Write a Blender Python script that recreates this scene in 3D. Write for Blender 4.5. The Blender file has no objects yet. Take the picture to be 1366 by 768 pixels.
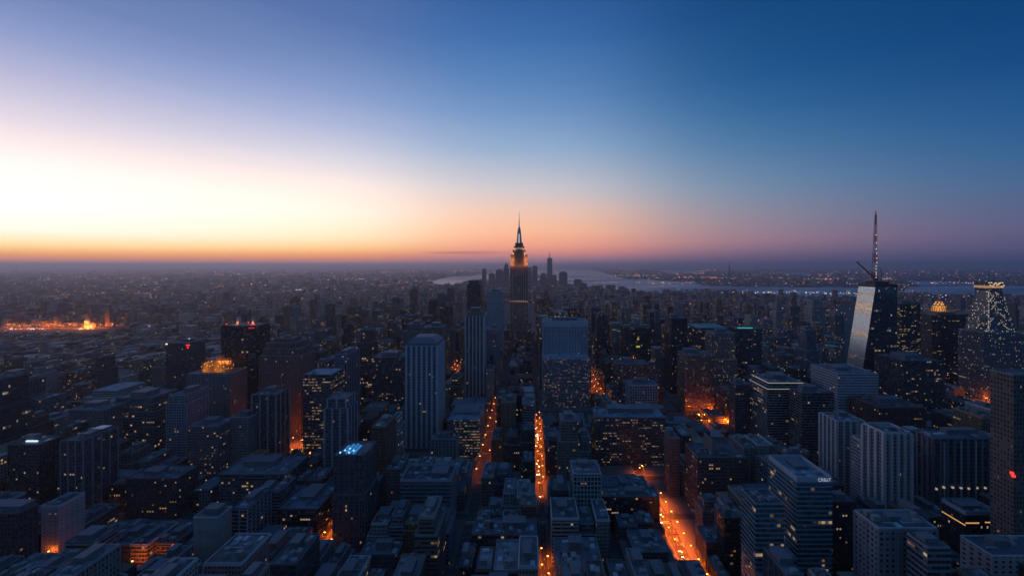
import bpy, math, random
import numpy as np
random.seed(7)
rng = np.random.default_rng(7)
scene = bpy.context.scene
COL = scene.collection
R = math.radians

# ------------------------------------------------------------------ camera
F, CX, CY, EYE = 560.0, 708.0, 354.0, 260.0      # focal length and vanishing point in photo pixels (1366 x 768), eye height in metres
cam_d = bpy.data.cameras.new('camera')
cam = bpy.data.objects.new('camera', cam_d)
COL.objects.link(cam)
cam.location = (0, 0, EYE)
cam.rotation_euler = (R(90), 0, 0)
cam_d.sensor_width = 36.0
cam_d.lens = 36.0 * F / 1366.0
cam_d.shift_x = -(CX - 683.0) / 1366.0
cam_d.shift_y = (CY - 384.0) / 1366.0
cam_d.clip_start = 1.0
cam_d.clip_end = 400000.0
scene.camera = cam

# ------------------------------------------------------------------ sky
def lin(c):
    return tuple(((v / 255.0) / 12.92 if v <= 10.3 else ((v / 255.0 + 0.055) / 1.055) ** 2.4) for v in c)

SUN_AZ, SUN_EL = -52.0, 1.0                      # degrees from the view axis (negative = left), and above the horizon
world = bpy.data.worlds.new('World')
scene.world = world
world.use_nodes = True
wn = world.node_tree
wn.nodes.clear()
WN = wn.nodes.new
def wlink(a, b): wn.links.new(a, b)
def wmath(op, a, b=None, c=None, clamp=False):
    n = WN('ShaderNodeMath'); n.operation = op; n.use_clamp = clamp
    for i, v in enumerate((a, b, c)):
        if v is None: continue
        if isinstance(v, (int, float)): n.inputs[i].default_value = v
        else: wlink(v, n.inputs[i])
    return n.outputs[0]
tc = WN('ShaderNodeTexCoord')
sp = WN('ShaderNodeSeparateXYZ'); wlink(tc.outputs['Generated'], sp.inputs[0])
sx, sy, sz = sp.outputs
hyp = wmath('SQRT', wmath('ADD', wmath('MULTIPLY', sx, sx), wmath('MULTIPLY', sy, sy)))
tan_el = wmath('DIVIDE', wmath('MAXIMUM', sz, 0.0), wmath('MAXIMUM', hyp, 0.001))
# a faint unevenness of the air so the bands are not ruler-straight
wno = WN('ShaderNodeTexNoise'); wno.inputs['Scale'].default_value = 3.0; wno.inputs['Detail'].default_value = 4.0
wmp = WN('ShaderNodeMapping'); wmp.inputs['Scale'].default_value = (1.0, 1.0, 14.0)
wlink(tc.outputs['Generated'], wmp.inputs[0]); wlink(wmp.outputs[0], wno.inputs['Vector'])
tan_w = wmath('MULTIPLY', tan_el, wmath('ADD', 0.975, wmath('MULTIPLY', wno.outputs['Fac'], 0.05)))
uu = wmath('SQRT', wmath('MINIMUM', tan_w, 1.0))
az = wmath('MULTIPLY', wmath('ARCTAN2', sx, sy), 180.0 / math.pi)
def ramp(px, stops, zen):
    k = math.hypot(F, px - CX)
    g = {100: 1.5, 350: 1.42, 708: 1.26}.get(px, 1.05)      # the film is overexposed towards the sun
    def lin2(c, p): return tuple(v * (1 + (g - 1) * max(0, 1 - p / .8)) for v in lin(c))
    n = WN('ShaderNodeValToRGB'); n.color_ramp.interpolation = 'B_SPLINE' if False else 'LINEAR'
    el = n.color_ramp.elements
    pts = sorted([(math.sqrt(max((CY - y) / k, 0.0)), c) for y, c in stops])
    if pts[-1][0] < 0.93: pts.append((1.0, zen))
    el[0].position, el[0].color = pts[0][0], lin2(pts[0][1], pts[0][0]) + (1,)
    el[1].position, el[1].color = pts[-1][0], lin2(pts[-1][1], pts[-1][0]) + (1,)
    for p, c in pts[1:-1]:
        e = el.new(p); e.color = lin2(c, p) + (1,)
    wlink(uu, n.inputs[0])
    return n.outputs[0]
ZEN = (34, 72, 128)
SKY = [
    (-150, None, (66, 90, 122), (50, 90, 134)),
    (-47.4, 100, [(0, (102, 122, 172)), (50, (124, 141, 188)), (100, (163, 165, 200)), (150, (200, 192, 212)), (200, (238, 222, 222)), (240, (255, 246, 240)), (280, (255, 251, 250)), (310, (255, 249, 238)), (328, (255, 228, 165)), (337, (253, 190, 100)), (342, (248, 156, 84)), (347, (236, 150, 108)), (354, (222, 150, 132))], ZEN),
    (-32.6, 350, [(0, (88, 116, 172)), (50, (110, 135, 185)), (100, (135, 155, 200)), (150, (170, 180, 212)), (200, (212, 208, 218)), (240, (250, 230, 220)), (280, (255, 240, 218)), (310, (255, 230, 182)), (328, (255, 200, 120)), (338, (248, 152, 84)), (343, (240, 140, 92)), (348, (222, 140, 118)), (354, (205, 140, 138))], ZEN),
    (0, 708, [(0, (50, 96, 158)), (50, (62, 110, 172)), (100, (84, 128, 182)), (150, (112, 148, 194)), (200, (148, 172, 202)), (250, (200, 195, 200)), (280, (235, 195, 175)), (308, (252, 185, 145)), (328, (245, 160, 130)), (338, (222, 140, 128)), (346, (176, 124, 138)), (354, (152, 116, 142))], ZEN),
    (27.5, 1000, [(0, (18, 72, 128)), (100, (32, 92, 147)), (150, (55, 110, 160)), (200, (86, 130, 170)), (250, (122, 147, 174)), (290, (155, 145, 160)), (320, (172, 133, 145)), (340, (128, 104, 130)), (352, (90, 82, 118))], (20, 62, 122)),
    (45.6, 1280, [(0, (5, 58, 112)), (100, (3, 64, 124)), (150, (8, 75, 135)), (200, (22, 85, 140)), (250, (50, 95, 140)), (300, (75, 90, 130)), (330, (76, 82, 120)), (352, (50, 62, 104))], (10, 56, 112)),
    (140, None, (56, 84, 118), (44, 86, 132)),
]
def back_ramp(low, high):
    n = WN('ShaderNodeValToRGB'); el = n.color_ramp.elements
    el[0].position, el[0].color = 0.05, lin(low) + (1,)
    el[1].position, el[1].color = 0.8, lin(high) + (1,)
    wlink(uu, n.inputs[0]); return n.outputs[0]
acc = None; wsum = None                           # smooth blend round the compass, wrapped at +-180
for a, px, st, zen in SKY:
    c = back_ramp(st, zen) if px is None else ramp(px, st, zen)
    dlt = wmath('ABSOLUTE', wmath('SUBTRACT', az, float(a)))
    dlt = wmath('MINIMUM', dlt, wmath('SUBTRACT', 360.0, dlt))
    wd_ = 17.0 if px is not None else 48.0
    dlt = wmath('DIVIDE', dlt, wd_)
    g_ = wmath('ADD', wmath('POWER', math.e, wmath('MULTIPLY', wmath('MULTIPLY', dlt, dlt), -1.0)), 1e-5)
    vm = WN('ShaderNodeVectorMath'); vm.operation = 'SCALE'; wlink(c, vm.inputs[0]); wlink(g_, vm.inputs['Scale'])
    if acc is None: acc, wsum = vm.outputs[0], g_
    else:
        va = WN('ShaderNodeVectorMath'); va.operation = 'ADD'; wlink(acc, va.inputs[0]); wlink(vm.outputs[0], va.inputs[1]); acc = va.outputs[0]
        wsum = wmath('ADD', wsum, g_)
vm = WN('ShaderNodeVectorMath'); vm.operation = 'SCALE'; wlink(acc, vm.inputs[0]); wlink(wmath('DIVIDE', 1.0, wsum), vm.inputs['Scale'])
cur = vm.outputs[0]
# a low streak of cloud far off over the horizon, left of the axis
stk = WN('ShaderNodeTexNoise'); stk.inputs['Scale'].default_value = 6.0; stk.inputs['Detail'].default_value = 5.0
smp = WN('ShaderNodeMapping'); smp.inputs['Scale'].default_value = (1.0, 1.0, 60.0)
wlink(tc.outputs['Generated'], smp.inputs[0]); wlink(smp.outputs[0], stk.inputs['Vector'])
da = wmath('DIVIDE', wmath('ADD', az, 8.0), 6.0)
de = wmath('DIVIDE', wmath('ADD', tan_el, -0.030), 0.0042)
blob = wmath('SUBTRACT', 1.0, wmath('ADD', wmath('MULTIPLY', da, da), wmath('MULTIPLY', de, de)))
cl = wmath('MULTIPLY', wmath('ADD', blob, wmath('MULTIPLY', wmath('SUBTRACT', stk.outputs['Fac'], 0.5), 2.2)), 0.8, clamp=True)
cmx = WN('ShaderNodeMix'); cmx.data_type = 'RGBA'
wlink(wmath('MULTIPLY', cl, 0.75), cmx.inputs[0]); wlink(cur, cmx.inputs[6]); cmx.inputs[7].default_value = lin((172, 112, 118)) + (1,)
bg = WN('ShaderNodeBackground'); wlink(cmx.outputs[2], bg.inputs['Color']); bg.inputs['Strength'].default_value = 1.0
sky = WN('ShaderNodeTexSky'); sky.sky_type = 'NISHITA'; sky.sun_disc = False
sky.sun_elevation = R(SUN_EL); sky.sun_rotation = R(SUN_AZ)
bg2 = WN('ShaderNodeBackground'); wlink(sky.outputs[0], bg2.inputs['Color']); bg2.inputs['Strength'].default_value = 0.0015
ad = WN('ShaderNodeAddShader'); wlink(bg.outputs[0], ad.inputs[0]); wlink(bg2.outputs[0], ad.inputs[1])
wo = WN('ShaderNodeOutputWorld'); wlink(ad.outputs[0], wo.inputs['Surface'])

# ------------------------------------------------------------------ last light of the sun, almost gone
sun_d = bpy.data.lights.new('sun', 'SUN'); sun_d.energy = 0.06; sun_d.angle = R(6); sun_d.color = (1.0, 0.62, 0.45)
sun = bpy.data.objects.new('sun', sun_d); COL.objects.link(sun)
sun.rotation_euler = (R(90 - 3.0), 0, R(-SUN_AZ + 180))

# ------------------------------------------------------------------ exposure and renderer
scene.view_settings.view_transform = 'Standard'
scene.view_settings.look = 'None'
scene.view_settings.gamma = 1.0
scene.view_settings.exposure = 0.0
cy = scene.cycles
cy.use_denoising = True
cy.max_bounces = 4; cy.diffuse_bounces = 2; cy.glossy_bounces = 3; cy.transmission_bounces = 2
cy.volume_bounces = 0
cy.sample_clamp_indirect = 4.0
cy.use_light_tree = True
cy.use_adaptive_sampling = False

# ------------------------------------------------------------------ helpers
def gx(px, Z): return (px - CX) * Z / F
def gh(py, Z): return EYE - (py - CY) * Z / F
def gp(px, py):                                  # ground point seen at a photo pixel
    Z = EYE * F / max(py - CY, 0.5)
    return gx(px, Z), Z

class MB:
    def __init__(s): s.v = []; s.f = []; s.uv = []; s.m = []; s.c = []
    def quad(s, p, uv=None, m=0, col=None):
        b = len(s.v); s.v += p; s.f.append(tuple(range(b, b + len(p))))
        s.uv += uv if uv else [(q[0], q[1]) for q in p]
        s.m.append(m); s.c.append(col)
    def box(s, x0, x1, y0, y1, z0, z1, m=0, top=True, bottom=False, u0=0.0, v0=0.0, col=None, mtop=None, tops=None):
        X0, X1, Y0, Y1 = (x0, x1, y0, y1) if tops is None else tops
        A = [(x0, y0, z0), (x1, y0, z0), (x1, y1, z0), (x0, y1, z0)]
        B = [(X0, Y0, z1), (X1, Y0, z1), (X1, Y1, z1), (X0, Y1, z1)]
        u = u0
        for i in range(4):
            j = (i + 1) % 4
            L = (x1 - x0) if i % 2 == 0 else (y1 - y0)
            s.quad([A[i], A[j], B[j], B[i]], [(u, z0 + v0), (u + L, z0 + v0), (u + L, z1 + v0), (u, z1 + v0)], m, col)
            u += L
        if top: s.quad(B, None, m if mtop is None else mtop, col)
        if bottom: s.quad(A[::-1], None, m, col)
    def walls(s, x0, x1, y0, y1, z0, z1, cw, m=0, col=None, cell0=0, v0=0.0):
        # four walls whose window cells divide each face evenly
        A = [(x0, y0), (x1, y0), (x1, y1), (x0, y1)]; k = cell0
        for i in range(4):
            a, b = A[i], A[(i + 1) % 4]
            L = (x1 - x0) if i % 2 == 0 else (y1 - y0)
            n = max(1, round(L / cw)); u, w = k * cw, (k + n) * cw
            s.quad([(a[0], a[1], z0), (b[0], b[1], z0), (b[0], b[1], z1), (a[0], a[1], z1)], [(u, z0 + v0), (w, z0 + v0), (w, z1 + v0), (u, z1 + v0)], m, col)
            k += n
    def prism(s, pts, z0, z1, m=0, top=True, pts2=None):
        n = len(pts); q = pts2 or pts; u = 0
        for i in range(n):
            j = (i + 1) % n; a, b, c, d = pts[i], pts[j], q[j], q[i]
            L = math.hypot(b[0] - a[0], b[1] - a[1])
            s.quad([(a[0], a[1], z0), (b[0], b[1], z0), (c[0], c[1], z1), (d[0], d[1], z1)], [(u, z0), (u + L, z0), (u + L, z1), (u, z1)], m)
            u += L
        if top: s.quad([(p[0], p[1], z1) for p in q], None, m)
    def cyl(s, x, y, r0, r1, z0, z1, n=10, m=0, top=True):
        a = [(x + r0 * math.cos(2 * math.pi * i / n), y + r0 * math.sin(2 * math.pi * i / n)) for i in range(n)]
        b = [(x + r1 * math.cos(2 * math.pi * i / n), y + r1 * math.sin(2 * math.pi * i / n)) for i in range(n)]
        s.prism(a, z0, z1, m, top, b)
    def beam(s, p, q, w, m=0):                   # square bar between two points
        p = np.array(p, float); q = np.array(q, float); d = q - p; d /= np.linalg.norm(d)
        a = np.cross(d, (0, 0, 1.0));
        if np.linalg.norm(a) < 1e-3: a = np.cross(d, (0, 1.0, 0))
        a /= np.linalg.norm(a); b = np.cross(d, a); h = w / 2
        c = [(-1, -1), (1, -1), (1, 1), (-1, 1)]
        P = [tuple(p + a * h * i + b * h * j) for i, j in c]; Q = [tuple(q + a * h * i + b * h * j) for i, j in c]
        for i in range(4):
            j = (i + 1) % 4; s.quad([P[i], P[j], Q[j], Q[i]], None, m)
        s.quad(P[::-1], None, m); s.quad(Q, None, m)
    def mesh(s, name, mats):
        me = bpy.data.meshes.new(name)
        me.from_pydata(s.v, [], s.f)
        for mt in (mats if isinstance(mats, (list, tuple)) else [mats]): me.materials.append(mt)
        uv = me.uv_layers.new(name='UVMap')
        uv.data.foreach_set('uv', np.array(s.uv, dtype=np.float32).ravel())
        if any(s.m): me.polygons.foreach_set('material_index', np.array(s.m, dtype=np.int32))
        if s.c and s.c[0] is not None:
            at = me.attributes.new('tint', 'FLOAT_COLOR', 'FACE')
            at.data.foreach_set('color', np.array([c + (1.0,) for c in s.c], dtype=np.float32).ravel())
        me.update()
        return me
    def build(s, name, mats, parent=None, loc=(0, 0, 0)):
        o = bpy.data.objects.new(name, s.mesh(name, mats)); COL.objects.link(o)
        o.location = loc
        if parent: o.parent = parent
        return o

def tag(o, label=None, cat=None, group=None, kind=None):
    if label: o['label'] = label
    if cat: o['category'] = cat
    if group: o['group'] = group
    if kind: o['kind'] = kind
    return o
def thing(name, label, cat, loc, group=None, rz=0):
    o = bpy.data.objects.new(name, None); COL.objects.link(o)
    o.location = loc; o.rotation_euler = (0, 0, rz); o.empty_display_size = 1
    return tag(o, label, cat, group)
def put(name, mesh, parent, loc, rz=0):
    o = bpy.data.objects.new(name, mesh); COL.objects.link(o); o.parent = parent; o.location = loc; o.rotation_euler = (0, 0, rz)
    return o

# ------------------------------------------------------------------ materials
class NT:
    def __init__(s, name):
        s.mat = bpy.data.materials.new(name); s.mat.use_nodes = True
        s.t = s.mat.node_tree; s.t.nodes.clear()
        s.out = s.n('ShaderNodeOutputMaterial'); s.b = s.n('ShaderNodeBsdfPrincipled'); s.l(s.b.outputs[0], s.out.inputs['Surface'])
    def n(s, t): return s.t.nodes.new(t)
    def l(s, a, b): s.t.links.new(a, b)
    def m(s, op, a, b=None, clamp=False):
        n = s.n('ShaderNodeMath'); n.operation = op; n.use_clamp = clamp
        for i, v in enumerate((a, b)):
            if v is None: continue
            if isinstance(v, (int, float)): n.inputs[i].default_value = v
            else: s.l(v, n.inputs[i])
        return n.outputs[0]
    def mix(s, f, a, b, mode='MIX'):
        n = s.n('ShaderNodeMix'); n.data_type = 'RGBA'; n.blend_type = mode
        for k, v in ((0, f), (6, a), (7, b)):
            if isinstance(v, (int, float)): n.inputs[k].default_value = v
            elif isinstance(v, tuple): n.inputs[k].default_value = v if len(v) == 4 else v + (1,)
            else: s.l(v, n.inputs[k])
        return n.outputs[2]
    def xyz(s, x, y, z):
        n = s.n('ShaderNodeCombineXYZ')
        for i, v in enumerate((x, y, z)):
            if isinstance(v, (int, float)): n.inputs[i].default_value = v
            else: s.l(v, n.inputs[i])
        return n.outputs[0]
    def white(s, v):
        n = s.n('ShaderNodeTexWhiteNoise'); n.noise_dimensions = '3D'; s.l(v, n.inputs['Vector']); return n
    def noise(s, v, sc, det=3.0):
        n = s.n('ShaderNodeTexNoise'); n.inputs['Scale'].default_value = sc; n.inputs['Detail'].default_value = det
        if v is not None: s.l(v, n.inputs['Vector'])
        return n.outputs['Fac']
    def set(s, k, v):
        if isinstance(v, (int, float)): s.b.inputs[k].default_value = v
        elif isinstance(v, tuple): s.b.inputs[k].default_value = v if len(v) == 4 else v + (1,)
        else: s.l(v, s.b.inputs[k])

FAC = {}
def facade(wall, glass=(0.02, 0.026, 0.035), cw=3.0, ch=3.7, fx=0.6, fy=0.6, lit=0.03, rows=0.05, power=0.38, rough=0.7, warm=(1.0, 0.52, 0.20), gmetal=0.0, grough=0.12, tint=False, wmetal=0.0, gvar=1.0):
    key = (gvar, wall, glass, cw, ch, fx, fy, lit, rows, power, rough, warm, gmetal, grough, tint, wmetal)
    if key in FAC: return FAC[key]
    t = NT('facade')
    uv = t.n('ShaderNodeUVMap'); uv.uv_map = 'UVMap'
    s = t.n('ShaderNodeSeparateXYZ'); t.l(uv.outputs[0], s.inputs[0])
    u = t.m('DIVIDE', s.outputs[0], cw); v = t.m('DIVIDE', s.outputs[1], ch)
    cu, cv = t.m('FLOOR', u), t.m('FLOOR', v)
    du = t.m('ABSOLUTE', t.m('SUBTRACT', t.m('FRACT', u), 0.5)); dv = t.m('ABSOLUTE', t.m('SUBTRACT', t.m('FRACT', v), 0.52))
    mask = t.m('MULTIPLY', t.m('LESS_THAN', du, fx / 2), t.m('LESS_THAN', dv, fy / 2))
    geo = t.n('ShaderNodeNewGeometry'); sn = t.n('ShaderNodeSeparateXYZ'); t.l(geo.outputs['Normal'], sn.inputs[0])
    mask = t.m('MULTIPLY', mask, t.m('LESS_THAN', sn.outputs[2], 0.8))
    oi = t.n('ShaderNodeObjectInfo')
    seed = t.m('MULTIPLY', oi.outputs['Random'], 97.0)
    w1 = t.white(t.xyz(cu, cv, seed))
    w2 = t.white(t.xyz(t.m('FLOOR', t.m('DIVIDE', cu, 5.0)), cv, t.m('ADD', seed, 31.7)))
    p = t.m('ADD', lit, t.m('MULTIPLY', t.m('LESS_THAN', w2.outputs['Value'], rows), 0.65))
    on = t.m('MULTIPLY', t.m('LESS_THAN', w1.outputs['Value'], p), mask)
    sc = t.n('ShaderNodeSeparateColor'); t.l(w1.outputs['Color'], sc.inputs[0])
    pw = t.m('MULTIPLY', t.m('ADD', 0.15, t.m('POWER', sc.outputs[1], 2.0)), power)
    ecol = t.mix(t.m('MULTIPLY', sc.outputs[2], 0.6), warm, (1.0, 0.82, 0.62))
    nz = t.noise(uv.outputs[0], 0.045, 4.0)
    base = t.n('ShaderNodeAttribute').outputs['Color'] if tint else wall
    if tint:
        t.t.nodes[-1].attribute_name = 'tint'
    st_ = t.noise(t.xyz(t.m('MULTIPLY', s.outputs[0], .55), t.m('MULTIPLY', s.outputs[1], .035), seed), 1.0, 4.0)
    wf = t.white(t.xyz(0.0, cv, t.m('ADD', seed, 3.3)))
    k = t.m('ADD', 0.36, t.m('ADD', t.m('MULTIPLY', nz, 0.5), t.m('ADD', t.m('MULTIPLY', st_, 0.6), t.m('MULTIPLY', wf.outputs['Value'], .16))))
    wallc = t.mix(1.0, base, t.xyz(k, k, k), 'MULTIPLY')
    gk = t.m('ADD', 1.0 - gvar / 2, t.m('MULTIPLY', sc.outputs[0], gvar))
    glassc = t.mix(1.0, glass, t.xyz(gk, gk, gk), 'MULTIPLY')
    if gvar >= 1.0: glassc = t.mix(t.m('MULTIPLY', t.m('GREATER_THAN', sc.outputs[2], .80), .75), glassc, (.20, .20, .19))   # drawn blinds
    t.set('Base Color', t.mix(mask, wallc, glassc))
    t.set('Roughness', t.m('ADD', rough, t.m('MULTIPLY', mask, grough - rough)))
    t.set('Metallic', t.m('ADD', wmetal, t.m('MULTIPLY', mask, gmetal - wmetal)))
    t.set('Emission Color', ecol); t.set('Emission Strength', t.m('MULTIPLY', on, pw))
    t.mat.cycles.emission_sampling = 'NONE'
    FAC[key] = t.mat
    return t.mat

def plain(name, col, rough=0.8, metal=0.0, var=0.35, scale=0.15, emit=None, strength=0.0, sample=False):
    t = NT(name)
    geo = t.n('ShaderNodeNewGeometry')
    nz = t.noise(geo.outputs['Position'], scale, 5.0)
    k = t.m('ADD', 1.0 - var, t.m('MULTIPLY', nz, 2 * var))
    t.set('Base Color', t.mix(1.0, col, t.xyz(k, k, k), 'MULTIPLY'))
    t.set('Roughness', rough); t.set('Metallic', metal)
    if emit: t.set('Emission Color', emit); t.set('Emission Strength', strength)
    if not sample: t.mat.cycles.emission_sampling = 'NONE'
    return t.mat
PL = {}
def trim(col, rough=0.7, metal=0.0):
    k = (col, rough, metal)
    if k not in PL: PL[k] = plain('trim', col, rough, metal, 0.2, 0.12)
    return PL[k]
def patched(col):
    t = NT('roof_gravel'); geo = t.n('ShaderNodeNewGeometry')
    v = t.n('ShaderNodeTexVoronoi'); v.inputs['Scale'].default_value = .13; v.distance = 'CHEBYCHEV'; t.l(geo.outputs['Position'], v.inputs['Vector'])
    sc = t.n('ShaderNodeSeparateColor'); t.l(v.outputs['Color'], sc.inputs[0])
    nz = t.noise(geo.outputs['Position'], .3, 5.0)
    k = t.m('ADD', .35, t.m('ADD', t.m('MULTIPLY', sc.outputs[0], .8), t.m('MULTIPLY', nz, .7)))
    t.set('Base Color', t.mix(1.0, col, t.xyz(k, k, k), 'MULTIPLY')); t.set('Roughness', .8)
    return t.mat
def roofmat(b):
    k = ('roof', b)
    if k not in PL: PL[k] = patched(b)
    return PL[k]
def glow(name, col, strength, sample=False):
    return plain(name, (0.1, 0.1, 0.1), 0.5, 0, 0.0, 1.0, col, strength, sample)

M_tank = trim((0.10, 0.07, 0.05)); M_steel = trim((0.22, 0.23, 0.25), 0.5, 0.4); M_dark = trim((0.03, 0.03, 0.035), 0.5)
M_unit = trim((0.30, 0.32, 0.35)); M_white = trim((0.62, 0.63, 0.66))
M_win = [glow('lit_glass', c, s) for c, s in (((1, .50, .17), .42), ((1, .58, .26), .26), ((1, .70, .42), .30), ((1, .42, .12), .20))]
M_red = glow('red_light', (1.0, 0.03, 0.02), 2.0)
M_sodium = glow('sodium_lamp', (1.0, 0.30, 0.04), 14.0)
M_amber = glow('amber_lamp', (1.0, 0.55, 0.16), 9.0)

# shared small meshes
def unit_mesh():
    b = MB(); b.box(-2, 2, -1.5, 1.5, 0, 1.9); b.cyl(-0.9, 0, 0.75, 0.75, 1.9, 2.25, 10); b.cyl(0.95, 0, 0.75, 0.75, 1.9, 2.25, 10)
    b.box(-1.7, 1.7, -1.62, -1.5, 0.3, 1.5)
    return b.mesh('rooftop_unit', M_unit)
ME_unit = unit_mesh()
def tower_mesh():
    b = MB(); b.box(-1.6, 1.6, -1.6, 1.6, 0, 2.6); b.cyl(0, 0, 1.3, 1.15, 2.6, 3.5, 12); b.box(-1.75, 1.75, -1.75, 1.75, .9, 1.1, bottom=True)
    return b.mesh('cooling_tower', trim((.22, .23, .25)))
def hut_mesh():
    b = MB(); b.box(-1.5, 1.5, -2.2, 2.2, 0, 3.2); b.box(-1.7, 1.7, -2.4, 2.4, 3.203, 3.4, bottom=True); b.box(-.5, .5, -2.28, -2.2, 0, 2.3)
    return b.mesh('stair_hut', trim((.26, .25, .24)))
def pad_mesh():
    b = MB(); b.box(-2.6, 2.6, -1.7, 1.7, 0, .35)
    for i in range(4): b.box(-2.2 + i * 1.2, -1.4 + i * 1.2, -1.3, 1.3, .35, .9)
    return b.mesh('skylight', trim((.5, .54, .6), .3))
ME_roof = [('rooftop_unit', ME_unit), ('rooftop_unit', ME_unit), ('cooling_tower', tower_mesh()), ('stair_hut', hut_mesh()), ('skylight', pad_mesh())]
def tank_parts():
    b = MB()
    for x in (-1, 1):
        for y in (-1, 1): b.beam((x * 1.3, y * 1.3, 0), (x * 1.2, y * 1.2, 3.4), 0.25)
    b.box(-1.8, 1.8, -1.8, 1.8, 3.4, 3.65, bottom=True)
    l = b.mesh('tank_stand', M_steel)
    b = MB(); b.cyl(0, 0, 1.9, 1.8, 3.65, 7.2, 12); t = b.mesh('water_tank', M_tank)
    b = MB(); b.cyl(0, 0, 2.1, 0.1, 7.2, 8.8, 12); r = b.mesh('tank_roof', M_dark)
    return l, t, r
ME_tank = tank_parts()
def dish_mesh():
    b = MB(); b.cyl(0, 0, 0.2, 0.2, 0, 1.2, 6)
    n = 12
    for i in range(n):
        a0, a1 = 2 * math.pi * i / n, 2 * math.pi * (i + 1) / n
        b.quad([(0, 0.1, 1.6), (1.2 * math.cos(a0), -0.3, 1.6 + 1.2 * math.sin(a0)), (1.2 * math.cos(a1), -0.3, 1.6 + 1.2 * math.sin(a1))])
    return b.mesh('dish', M_white)
ME_dish = dish_mesh()

# ------------------------------------------------------------------ buildings
HEROES = []          # (nick, xl, xr, yt, Z, Zback) for labels
SOLID = []           # footprints x0,x1,z0,z1
SCREEN = []          # rectangles of the picture to keep clear: xl,xr,y_top,y_vis,Z

def roofscape(root, w, d, h, n_units, pent=None, tanks=0, mast=0, seed=0, pcol=(0.16, 0.17, 0.19)):
    rr = random.Random(seed)
    occupied = []
    if pent:
        pw, pd, ph, ox, oy = pent
        b = MB(); x0, x1, y0, y1 = ox - pw / 2, ox + pw / 2, oy - pd / 2, oy + pd / 2
        b.box(x0, x1, y0, y1, h - 1.0, h + ph)
        b.box(x0 - .25, x1 + .25, y0 - .25, y1 + .25, h + ph + 0.003, h + ph + .45, bottom=True)
        for i in range(int(pw / 2.4)):
            xx = x0 + 1.2 + i * 2.4
            if xx + .9 < x1: b.box(xx - .7, xx + .7, y0 - .12, y0 + .05, h + ph * .35, h + ph * .8, bottom=True)
        b.build('penthouse', trim(pcol), root)
        occupied.append((x0, x1, y0, y1))
    for i in range(n_units + tanks):
        for _ in range(12):
            x = rr.uniform(-w / 2 + 3, w / 2 - 3) if w > 7 else 0; y = rr.uniform(-d / 2 + 3, d / 2 - 3) if d > 7 else 0
            if all(x + 2.6 < a or x - 2.6 > b or y + 2.6 < c or y - 2.6 > e for a, b, c, e in occupied): break
        else: continue
        occupied.append((x - 2, x + 2, y - 2, y + 2))
        if i < n_units: put(*rr.choice(ME_roof), root, (x, y, h - 1.0), rr.choice((0, math.pi / 2)))
        else:
            t = put('water_tank', ME_tank[1], root, (x, y, h - 1.0)); put('tank_stand', ME_tank[0], t, (0, 0, 0)); put('tank_roof', ME_tank[2], t, (0, 0, 0))
    if n_units > 2 and w > 12 and d > 12:           # ducts and pale roof pads between the machines
        for _ in range(3):
            b = MB()
            x = rr.uniform(-w / 2 + 3, w / 2 - 8); y = rr.uniform(-d / 2 + 2, d / 2 - 8); L = rr.uniform(3, min(w, d) * .4)
            if rr.random() < .5: b.box(x, x + min(L, w / 2 - x - 1), y, y + .9, h - .75, h + .15, bottom=True)
            else: b.box(x, x + .9, y, y + min(L, d / 2 - y - 1), h - .7, h + .22, bottom=True)
            b.build('roof_duct', trim((.34, .36, .40), .5, .3), root)
    if mast:
        b = MB(); mx = pent[3] if pent else 0; my = pent[4] if pent else 0; z0 = h + (pent[2] if pent else -1.0)
        b.cyl(mx, my, .35, .28, z0, z0 + mast * .5, 6); b.cyl(mx, my, .2, .1, z0 + mast * .5, z0 + mast, 6)
        b.build('antenna', M_steel, root)

def relief(root, w, d, z0, z1, kind, every, wd, pr, col, cw, ch, rough=0.6, metal=0.0, hw=None):
    x0, x1, y0, y1 = -w / 2, w / 2, -d / 2, d / 2
    if kind in ('piers', 'grid'):
        b = MB(); few = 2 * (max(1, round(round(w / cw) / every)) + max(1, round(round(d / cw) / every))) <= 16
        pm = trim(col, rough, metal)
        n = max(1, round(round(w / cw) / every)); m = max(1, round(round(d / cw) / every))
        for i in range(n + 1):
            x = x0 + w * i / n
            for y in (y0 - pr, y1 - .05):
                if few: b = MB()
                b.box(x - wd / 2, x + wd / 2, y, y + pr + .05, z0, z1)
                if few: b.build('pier', pm, root)
        for i in range(m + 1):
            y = y0 + d * i / m
            if i in (0, m): yy = y - wd / 2 + (-.02 if i == 0 else .02)
            else: yy = y - wd / 2
            for x in (x0 - pr - (.013 if i in (0, m) else 0), x1 - .05):
                if few: b = MB()
                b.box(x, x + pr + .05 + (.013 if i in (0, m) else 0), yy, yy + wd, z0, z1 - .011)
                if few: b.build('pier', pm, root)
        if not few: b.build('pier', pm, root)
    if kind in ('bands', 'grid'):
        b = MB(); p = pr * (0.6 if kind == 'grid' else 1.0); hh = hw or (wd if kind == 'bands' else wd * .8)
        k = 1
        while (math.floor(z0 / ch) + k) * ch < z1 - .3:
            z = (math.floor(z0 / ch) + k) * ch
            b.box(x0 - p, x1 + p, y0 - p, y1 + p, z - hh / 2, z + hh / 2, bottom=True); k += 1
        b.build('spandrel', trim(col, rough, metal), root)

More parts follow.
